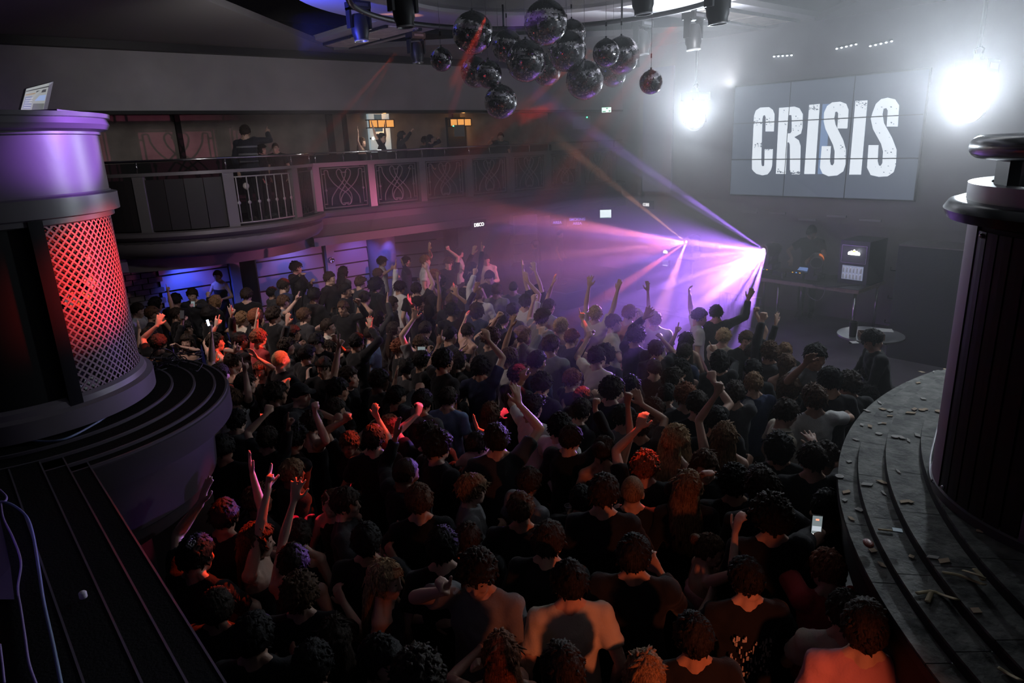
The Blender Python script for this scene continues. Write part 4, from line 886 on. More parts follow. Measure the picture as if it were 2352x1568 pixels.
fr_ = thing('drinks_cooler', 'black countertop drinks cooler with glowing emblem on table end', 'cooler', (12.05, 5.02, 1.407), math.radians(-2))
M_cool = mat('cooler case', (.075, .08, .085), .4)
b = MB(); b.bb(.0, .62, -.25, .25, 0, .74); b.build('case', M_cool, fr_); MB().bb(-.03, 0, -.25, .25, .0, .74).build('door', M_cool, fr_)
MB().bb(-.036, -.03, -.21, .21, .36, .66).build('upper_panel', mat('cooler panel', (.11, .115, .12), .3), fr_)
for z_ in (.36, .66): MB().bb(-.042, -.034, -.21, .21, z_ - .004, z_ + .004).build('chrome_trim', M_chrome, fr_)
for y_ in (-.21, .21): MB().bb(-.042, -.034, y_ - .004, y_ + .004, .36, .66).build('chrome_trim', M_chrome, fr_)
M_em = mat('emblem white', (1, 1, 1), .4, emit=(1, 1, 1), es=4.5)
em = MB(); em.add([(-.045, y, z) for y, z in ((-.10, .50), (.10, .50), (.105, .53), (.085, .56), (.07, .55), (.05, .575), (.03, .565), (.0, .60), (-.03, .565), (-.05, .575), (-.07, .55), (-.085, .56), (-.105, .53))], [tuple(range(13))]); em.build('lit_emblem', M_em, fr_)
MB().ell((-.047, 0, .565), (.003, .028, .013), None, 12, 6).build('emblem_sun', mat('emblem orange', (.9, .45, .1), .4, emit=(1, .45, .08), es=2.5), fr_)
for s_ in (-1, 1): MB().ell((-.047, s_ * .04, .525), (.003, .016, .007), None, 10, 6).build('emblem_fleck', mat('emblem grey', (.4, .45, .4), .4, emit=(.4, .5, .45), es=1), fr_)
MB().bb(-.036, -.03, -.18, .18, .07, .31).build('window', mat('cooler window', (.2, .2, .25), .2, emit=(.45, .5, .75), es=.45), fr_)
for k in range(6):
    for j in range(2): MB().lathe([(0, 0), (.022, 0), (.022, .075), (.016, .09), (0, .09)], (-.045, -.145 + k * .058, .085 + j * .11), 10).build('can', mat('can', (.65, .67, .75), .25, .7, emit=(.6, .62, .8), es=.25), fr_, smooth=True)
point('cooler_glow', (11.85, 5.02, 1.95), .5, (.9, .95, 1), .04)
# reflection of the table cooler, built as a solid smaller cooler
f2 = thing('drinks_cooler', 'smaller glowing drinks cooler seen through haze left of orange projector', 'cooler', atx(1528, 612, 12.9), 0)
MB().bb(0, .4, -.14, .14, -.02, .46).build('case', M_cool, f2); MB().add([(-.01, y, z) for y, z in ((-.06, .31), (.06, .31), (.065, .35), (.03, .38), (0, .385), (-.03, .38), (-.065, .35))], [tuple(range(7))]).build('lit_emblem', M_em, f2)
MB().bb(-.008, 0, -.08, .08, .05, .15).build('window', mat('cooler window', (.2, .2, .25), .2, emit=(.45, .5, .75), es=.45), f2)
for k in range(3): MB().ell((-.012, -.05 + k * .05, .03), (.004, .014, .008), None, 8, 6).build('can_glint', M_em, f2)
MB().bb(-.2, .6, -.4, .4, -.30, -.02).build('plinth', M_black, f2) if False else None

def moving_head(name, pos, s, aim, label, group=None, lens=None, accent=None, hang=True, lr=None):
    """yoke fixture: base box, clamp, yoke arms, barrel head, lens"""
    t = thing(name, label, 'stage light', pos, 0, group); t.scale = (s, s, s)
    M_h = mat('fixture black', (.02, .02, .022), .45); sg = 1 if hang else -1
    MB().bb(-.22, .22, -.17, .17, .42 * sg - .07, .42 * sg + .07).build('base', M_h, t)
    MB().bb(-.15, .15, -.175, .175, .42 * sg - .03, .42 * sg + .03).build('base_display', mat('fixture grey', (.12, .12, .13), .35), t)
    for x in (-1, 1): MB().box((x * .235, 0, .17 * sg), (.05, .16, .42)).box((x * .215, 0, .335 * sg), (.09, .16, .05)).build('yoke_arm', M_h, t)
    d = norm(np.array(aim, float)); s_, u_, d = frame(d, (0, 1, .01) if abs(d[2]) > .9 else (0, 0, 1)); R_ = np.array([s_, u_, d]).T
    L_ = MB(); L_.lathe([(0, -.26), (.13, -.25), (.17, -.18), (.185, -.02), (.18, .14), (.155, .20), (.15, .27), (.135, .275)], seg=28, R=R_); hd = L_.build('barrel', M_h, t, ang=40)
    MB().lathe([(.135, .262), (.155, .262), (.158, .285), (.135, .285), (.135, .262)], seg=28, R=R_).build('bezel', mat('bezel metal', (.45, .45, .46), .3, .7), hd, ang=40)
    MB().lathe([(0, .268), (.134, .268)], seg=28, R=R_).build('lens', lens if lens and not lr else mat('dark lens', (.03, .03, .04), .05, .0, spec=.9), hd)
    if lr: MB().lathe([(0, .276), (lr, .276), (lr, .268)], seg=20, R=R_).build('hot_spot', lens, hd)
    MB().box(R_ @ V3(0, .17, -.02), (.14, .04, .10), R_).build('vent_block', mat('vent grey', (.30, .28, .27), .4, .3), hd)
    if accent:
        for q in accent: MB().lathe([(.188, q[0]), (.19, q[1])], seg=10, a0=q[2], a1=q[3], R=R_).build('accent_strip', mat('orange accent', (.9, .25, .06), .4, emit=(1, .22, .04), es=.8), hd)
    if hang:
        MB().box((0, 0, .52), (.10, .08, .10)).tube([(0, -.03, .55), (0, -.05, .62), (0, 0, .66), (0, .05, .62), (0, .03, .55)], .012, 6).build('clamp', mat('fixture grey', (.12, .12, .13), .35), t)
        MB().tube([(0, 0, .64), (0, 0, max(.66, (5.64 - pos[2]) / s))], .02, 8).build('drop_rod', M_h, t, smooth=True)
        MB().tube(smooth_path([(.12, 0, .45), (.26, .03, .50), (.25, .02, .30), (.2, 0, .2)], 5), .008, 6).build('power_lead', M_h, t, smooth=True)
    return t
M_hot = mat('hot lens', (1, 1, 1), .3, emit=(.92, .97, 1.0), es=90.0)
def blinder(px, py, x, lab, pw):
    P = atx(px, py, x); d = norm(V3(.8, 1.0, 2.4) - P)
    moving_head('stage_blinder', P, .95, d, lab, lens=M_hot, lr=.125 if px > 2000 else .085)
    d0 = norm(d + V3(0, 0, 0)); Q = P + d0 * .35
    spot('blinder_beam', Q, Q + d0 + V3(0, 0, .12), pw * (2.0 if px > 2000 else 1.8), WHITE, 30, 1.0, .10); spot('blinder_spill', Q, Q + d0 + V3(0, 0, .1), pw * .6, WHITE, 160, .8, .10); spot('blinder_upspill', Q, Q + d0 * .8 + V3(0, 0, .75), pw * (3.4 if px > 2000 else 3.4), WHITE, 120, 1.0, .10); return P
PA = blinder(1596, 276, 10.9, 'blazing white stage light on the left of video wall', 260)
PB = blinder(2232, 240, 9.4, 'blazing white stage light on the right of video wall', 300)
MB().tube([PA + V3(0, 0, .60), PA + V3(0, 0, 1.75)], .02, 8).tube([PB + V3(0, 0, .60), PB + V3(0, 0, 1.75)], .02, 8) 
for P_, l_ in ((PA, 'left'), (PB, 'right')): MB().tube([(0, 0, .62), (0, 0, 5.9 - P_[2])], .022, 8).build('drop_pole', M_dark, label=f'thin black drop pole carrying the {l_} blazing stage light', cat='pole', loc=P_, smooth=True)
# ring pipe and hanging fixtures
PC = V3(6.16, 6.42, 5.62)
pp = thing('lighting_pipe', 'black circular lighting pipe slung under the ceiling ring', 'pipe', PC)
MB().tube([(2.28 * math.cos(a), 2.28 * math.sin(a), 0) for a in np.linspace(0, 2 * PI, 73)], .035, 8, cap=False).build('hoop', M_dark, pp, smooth=True)
for a in np.linspace(.3, 2 * PI + .3, 9)[:-1]: MB().tube([(2.28 * math.cos(a), 2.28 * math.sin(a), 0), (2.28 * math.cos(a), 2.28 * math.sin(a), .33)], .015, 6).build('hanger', M_dark, pp, smooth=True)
def dist_pos(px, py, dep): v = ray(px, py); return EYE + v * dep
for px, py, dep, s, lab in ((1592, 84, 10.2, .66, 'black moving head light hanging right of the mirror balls'), (1475, 98, 11.2, .66, 'hazy moving head light hanging behind the largest right mirror ball'),
                            (957, 120, 11.0, .58, 'black moving head light hanging just left of the smallest mirror ball'), (826, 62, 9.4, .64, 'black moving head light in front of blue ring soffit'),
                            (926, 22, 7.6, .66, 'large black moving head light cut by frame above left balls'), (1648, 12, 7.2, .66, 'large black moving head light cut by the top frame at right'), (1476, -8, 7.6, .66, 'large black moving head light cut by frame above right balls')):
    moving_head('moving_head_light', dist_pos(px, py, dep), s, (.05, -.05, -1), lab)
spot('ring_blue', (4.2, 9.0, 5.2), (5.0, 9.2, 5.95), 130, (.05, .07, 1.0), 95, .8, .05)
spot('ring_white', (8.6, 5.4, 4.6), (9.6, 7.0, 5.95), 320, (.85, .85, .9), 95, .8, .05)
# DJ table fixtures
moving_head('moving_head_light', (12.0, 5.66, 1.41 + .50 * .68), .68, norm(V3(-.9, -.45, -.05)), 'black moving head with orange accents standing on the DJ table', hang=False, accent=[(-.1, .2, .2, 1.3), (.17, .2, 2.6, 3.6), (-.2, .1, 3.8, 4.2)])
PJ = V3(11.60, 6.36, 1.92)
moving_head('moving_head_light', PJ + V3(.12, .02, 0), .68, norm(V3(-1, .3, 0)), 'violet beaming moving head standing on the left table end', hang=False, lens=mat('violet lens', (.7, .4, 1), .3, emit=(.75, .5, 1.0), es=60), lr=.05)
P2 = V3(11.65, 8.12, 1.93)
moving_head('moving_head_light', P2 + V3(.12, 0, 0), .62, norm(V3(-1, .2, 0)), 'orange beaming moving head on a stand left of the DJ', hang=False, lens=mat('orange lens', (1, .5, .2), .3, emit=(1.0, .40, .25), es=50), lr=.03)
sd = thing('light_stand', 'slim black stand under the orange beaming moving head', 'stand', (11.77, 8.12, .45))
MB().tube([(0, 0, .04), (0, 0, 1.12)], .03, 10).build('pole', M_dark, sd, smooth=True); MB().lathe([(0, 0), (.28, 0), (.28, .03), (.05, .05), (0, .05)], seg=32).build('base_plate', M_dark, sd, ang=40); MB().bb(-.2, .2, -.2, .2, 1.10, 1.135).build('top_plate', M_dark, sd)
# beams: a fan of facets out of each projector
for (px, py, dep, pw, an) in ((1290, 900, 6.8, 240, 12), (1400, 330, 12.6, 300, 4.2), (1470, 400, 12.6, 90, 3.0), (1480, 545, 11.0, 480, 4.6), (1420, 600, 10.6, 230, 3.6), (1400, 655, 10.4, 150, 2.4), (1340, 720, 9.6, 420, 3.2), (1400, 780, 9.0, 150, 2.2), (1450, 830, 8.7, 620, 4.2), (1560, 840, 8.7, 300, 3.4), (1630, 830, 8.9, 420, 3.6), (1690, 820, 9.3, 520, 3.6)):
    spot('violet_beam', PJ + V3(-.1, 0, 0), dist_pos(px, py, dep), pw * 60, (.40, .18, 1.0), an, .7, .012)
spot('violet_flood', PJ + V3(-.12, 0, 0), (8.2, 7.4, 1.2), 1900, (.42, .17, 1.0), 72, .5, .02)
for (px, py, dep, pw, an, c_) in ((1380, 400, 12.6, 120, 4.0, (1.0, .42, .25)), (1250, 505, 12.0, 300, 6.0, (1.0, .20, .16)), (1300, 585, 12.0, 110, 4, (1.0, .30, .40)), (1380, 690, 11.0, 190, 4.0, (1.0, .16, .10)), (1500, 760, 10.6, 130, 6.0, (1.0, .35, .30))):
    spot('orange_beam', P2 + V3(-.1, 0, 0), dist_pos(px, py, dep), pw * 40, c_, an, .7, .012)
spot('pink_flood', P2 + V3(-.12, 0, 0), (8.4, 12.2, 1.55), 1500, (1.0, .22, .45), 44, .6, .02)
# decks, mixer, small gear on the table
def deck(x, y, lab, rz=0):
    t = thing('dj_deck', lab, 'dj deck', (x, y, 1.407), rz); MB().bb(-.19, .19, -.15, .15, 0, .09).build('deck_case', mat('deck black', (.03, .03, .033), .35), t)
    MB().lathe([(0, .105), (.095, .105), (.10, .09)], (-.04, 0, 0), 28).build('jog_wheel', mat('jog metal', (.3, .3, .32), .25, .8), t, ang=40)
    MB().box((.13, 0, .115), (.09, .18, .01), Ry(-.5)).build('deck_screen', mat('deck screen', (.1, .1, .2), .3, emit=(.25, .4, .9), es=.8), t)
    for k in range(3): MB().lathe([(0, .09), (.011, .09), (.011, .097), (0, .097)], (-.15, -.08 + k * .07, 0), 10).build('button', mat('btn%d' % k, (.1, .1, .1), .4, emit=((1, .5, .05), (.1, .4, 1), (1, .5, .05))[k], es=2.5), t)
deck(12.05, 6.62, 'dj deck with blue lit controls nearest the violet light'); deck(12.1, 6.0, 'dj deck with amber buttons beside the orange accented light')
t = thing('dj_mixer', 'small black mixer with lit buttons between the two decks', 'mixer', (12.1, 6.31, 1.407)); MB().bb(-.18, .18, -.13, .13, 0, .08).build('mixer_case', mat('deck black', (.03, .03, .033), .35), t)
for k in range(8): MB().lathe([(0, .08), (.009, .08), (.009, .10), (0, .10)], (-.12 + (k // 4) * .1, -.09 + (k % 4) * .06, 0), 10).build('knob', M_chrome, t)
t = thing('glass', 'small clear tumbler near the left table edge', 'glass', (11.72, 6.12, 1.407)); MB().lathe([(.026, 0), (.032, .10), (.029, .10), (.024, .006), (0, .006)], seg=18).build('tumbler', mat('glass', (.9, .9, .95), .05, trans=.9, spec=.6), t, smooth=True)
rg_ = thing('barrier', 'low barred metal barrier under left end of DJ table', 'barrier', (11.35, 6.75, .45))
for y in np.linspace(-.42, .42, 12): MB().tube([(0, y, .04), (0, y, .62)], .009, 6).build('bar', M_rail, rg_, smooth=True)
for z in (.04, .63): MB().tube([(0, -.45, z), (0, .45, z)], .016, 8).build('cross_rail', M_chrome if z > .5 else M_rail, rg_, smooth=True)
bx = thing('equipment_case', 'tall black flight case like box right of the DJ table', 'case', (11.6, 3.62, .45))
MB().bb(-.3, .3, -.45, .45, 0, 1.80).build('case_body', mat('case black', (.05, .056, .062), .6, bump=.2, bscale=30), bx); MB().bb(-.31, .31, -.46, .46, 1.79, 1.81).build('lid_trim', M_rail, bx)
for z in (.55, .95, 1.4): MB().tube([(-.28, .45, z), (-.28, .53, z), (-.28, .53, z + .05)], .012, 6).build('hook', M_dark, bx, smooth=True)
# bar table with things on it
BT = V3(8.76, 3.36, .45)
t = thing('bar_table', 'round silver topped poseur table in front of the stage', 'table', BT)
MB().lathe([(0, 1.02), (.36, 1.02), (.385, 1.03), (.385, 1.05), (.36, 1.055), (0, 1.055)], seg=64).build('table_top', mat('table metal', (.42, .43, .45), .28, .7), t, ang=40)
MB().tube([(0, 0, .03), (0, 0, 1.02)], .035, 14).build('stem', M_chrome, t, smooth=True); MB().lathe([(0, 0), (.24, 0), (.24, .015), (.05, .04), (0, .04)], seg=40).build('foot', M_chrome, t, ang=40)
TT = 1.507
P0 = atz(1958, 772, TT); t = thing('drink_shaker', 'black open shaker standing on the round table', 'shaker', P0); MB().lathe([(0, 0), (.04, 0), (.05, .19), (.044, .19), (.036, .01), (0, .01)], seg=24).build('cup', M_dark, t, ang=40)
P0 = atz(2000, 776, TT); t = thing('cardboard_tray', 'brown shallow tray on the round table beside shaker', 'tray', P0, .6); MB().bb(-.10, .10, -.13, .13, 0, .012).build('tray_base', mat('cardboard', (.20, .12, .08), .8), t)
for a_ in (-1, 1): MB().bb(-.10, .10, a_ * .13 - .004, a_ * .13 + .004, 0, .07).build('tray_side', mat('cardboard', (.20, .12, .08), .8), t); MB().bb(a_ * .10 - .004, a_ * .10 + .004, -.13, .13, 0, .07).build('tray_side', mat('cardboard', (.20, .12, .08), .8), t)
P0 = atz(2018, 772, TT); t = thing('menu_card', 'white folded menu card lying on the round table', 'card', P0 + V3(.03, -.02, .075), .5); MB().bb(-.08, .08, -.12, .12, 0, .003).build('card_sheet', mat('card white', (.6, .6, .6), .7), t)
P0 = atz(1962, 786, TT); t = thing('paper_napkin', 'small white napkin on front edge of the round table', 'napkin', P0, .8); MB().bb(-.05, .05, -.04, .04, 0, .003).build('napkin_sheet', mat('card white', (.6, .6, .6), .7), t)

# ================================================================ mirror balls
M_tile = mat('mirror tile', (.62, .60, .62), .07, 1.0); M_grout = mat('ball core', (.06, .06, .065), .4)
def ball_mesh(r, seed):
    rn = random.Random(seed); mb = MB(); ts = .0155 if r > .2 else .0135; rows = int(PI * r / ts)
    for j in range(rows):
        th = -PI / 2 + PI * (j + .5) / rows; cr = math.cos(th); m_ = max(4, int(2 * PI * r * cr / ts)); dt = PI / rows * .46
        for k in range(m_):
            ph = 2 * PI * k / m_; dp_ = PI / m_ * .92; n_ = V3(cr * math.cos(ph), cr * math.sin(ph), math.sin(th)); e1 = V3(-math.sin(ph), math.cos(ph), 0); e2 = np.cross(n_, e1)
            j1, j2 = rn.gauss(0, .035), rn.gauss(0, .035); w1, w2 = r * cr * dp_, r * dt
            e1b = norm(e1 + n_ * j1); e2b = norm(e2 + n_ * j2); c = n_ * (r + .001)
            mb.add([c - e1b * w1 - e2b * w2, c + e1b * w1 - e2b * w2, c + e1b * w1 + e2b * w2, c - e1b * w1 + e2b * w2], [(0, 1, 2, 3)])
    return mb.mesh('mirror_tiles', M_tile)
def core_mesh(r): return MB().ell((0, 0, 0), (r * .995,) * 3, None, 32, 20).mesh('core', M_grout, True)
def cap_mesh(r): return MB().lathe([(0, r + .03), (.012, r + .03), (.012, r + .008), (.035, r + .004), (.04, r - .004)], seg=16).mesh('hanging_cap', M_chrome, True)
BM = {}
SZ = {'L': .25, 'M': .20, 'S': .163, 'T': .142}
balls = [(1014, 137, 'T', 8.7, 'leftmost and smallest mirror ball, hanging apart from the cluster'), (1086, 76, 'L', 8.5, 'large mirror ball at the upper left of the cluster'), (1165, 106, 'M', 8.9, 'medium mirror ball between the upper left and middle large balls'),
         (1253, 52, 'L', 8.0, 'largest mirror ball at the top middle of the cluster'), (1208, 140, 'L', 8.6, 'large mirror ball in the middle of the cluster'), (1302, 118, 'L', 8.9, 'large mirror ball right of the middle one'),
         (1313, 80, 'M', 9.6, 'mirror ball mostly hidden behind the top middle and right balls'), (1092, 166, 'M', 9.3, 'mirror ball half hidden behind the small left one'), (1122, 171, 'S', 8.4, 'small mirror ball in front at lower left of the cluster'),
         (1150, 234, 'M', 8.4, 'lowest mirror ball, brightly sparkling, below the cluster'), (1256, 163, 'M', 9.6, 'mirror ball peeping out beneath the middle large one'), (1343, 184, 'L', 9.1, 'large mirror ball at the lower right of the cluster'),
         (1392, 122, 'S', 8.4, 'small mirror ball in front of the far right large one'), (1427, 128, 'L', 9.5, 'large mirror ball at the far right of the cluster'), (1409, 168, 'M', 10.2, 'mirror ball showing below the far right large one'), (1495, 189, 'T', 8.5, 'rightmost small mirror ball, hanging apart in the haze')]
for i, (px, py, k, dep, lab) in enumerate(balls):
    r = SZ[k]; P = dist_pos(px, py, dep)
    if k not in BM: BM[k] = (ball_mesh(r, i), core_mesh(r), cap_mesh(r))
    t = thing('mirror_ball', 'silver ' + lab if 'mirror ball' in lab else lab, 'mirror ball', P, i * 1.3, 'mirror balls over the dance floor'); t.rotation_euler = (0, 0, i * 1.3)
    o = obj('mirror_tiles', BM[k][0], t); o['kind'] = 'stuff'; obj('core', BM[k][1], t); obj('hanging_cap', BM[k][2], t)
    MB().tube([(0, 0, r + .02), (0, 0, 6.85 - P[2])], .0025, 5).build('hanging_wire', M_rail, t); MB().bb(-.008, .008, -.008, .008, r + .14, r + .19).build('wire_grip', M_black, t)
spot('ball_spot', (8.2, 2.5, 4.3), dist_pos(1250, 130, 9), 20, WHITE, 26, .6, .05)

# ================================================================ haze
def haze(name, mb, dens, label, g=.2):
    hz = mb.build(name, None, label=label, cat='haze', kind='stuff', smooth=True)
    hm = bpy.data.materials.new(name); hm.use_nodes = True; nt = hm.node_tree; nt.nodes.clear()
    out = nt.nodes.new('ShaderNodeOutputMaterial'); vs = nt.nodes.new('ShaderNodeVolumeScatter'); vs.inputs['Density'].default_value = dens; vs.inputs['Anisotropy'].default_value = g
    vs.inputs['Color'].default_value = (.95, .95, .97, 1); nt.links.new(vs.outputs[0], out.inputs['Volume']); hz.data.materials.clear(); hz.data.materials.append(hm); return hz
haze('haze', MB().bb(3.9, 13.18, -1.0, 15.1, .47, 5.7), .018, 'thin theatrical haze filling the hall and catching the beams')
haze('smoke_plume', MB().ell((9.9, 9.6, 2.0), (3.0, 5.0, 2.1), Rz(.25), 40, 24), .055, 'broad thin smoke drift spreading left towards the gallery end')
haze('smoke_plume', MB().ell((10.3, 7.9, 1.7), (2.2, 3.2, 1.25), Rz(.25), 40, 24), .11, 'low smoke bank spilling over the stage front')
haze('smoke_plume', MB().ell((10.9, 6.9, 2.0), (1.2, 1.9, .9), Rz(.25), 40, 24), .10, 'dense smoke plume drifting left from the projectors through the violet beams')
haze('smoke_plume', MB().ell((8.0, 6.6, 1.9), (2.7, 3.4, 1.25), Rz(.3), 40, 24), .055, 'faint violet tinged smoke lying over the middle of the crowd')
haze('smoke_plume', MB().ell((10.4, 3.6, 4.75), (3.0, 7.0, 2.1), None, 40, 24), .045, 'pale smoke bank hanging round the two white stage lights')
# ================================================================ the crowd: where each head is seen, how it faces, hair, clothes, hands
TILE = {'A': (0, 500), 'B': (776, 500), 'C': (1552, 500), 'D': (0, 1034), 'E': (776, 1034), 'F': (1552, 1034)}
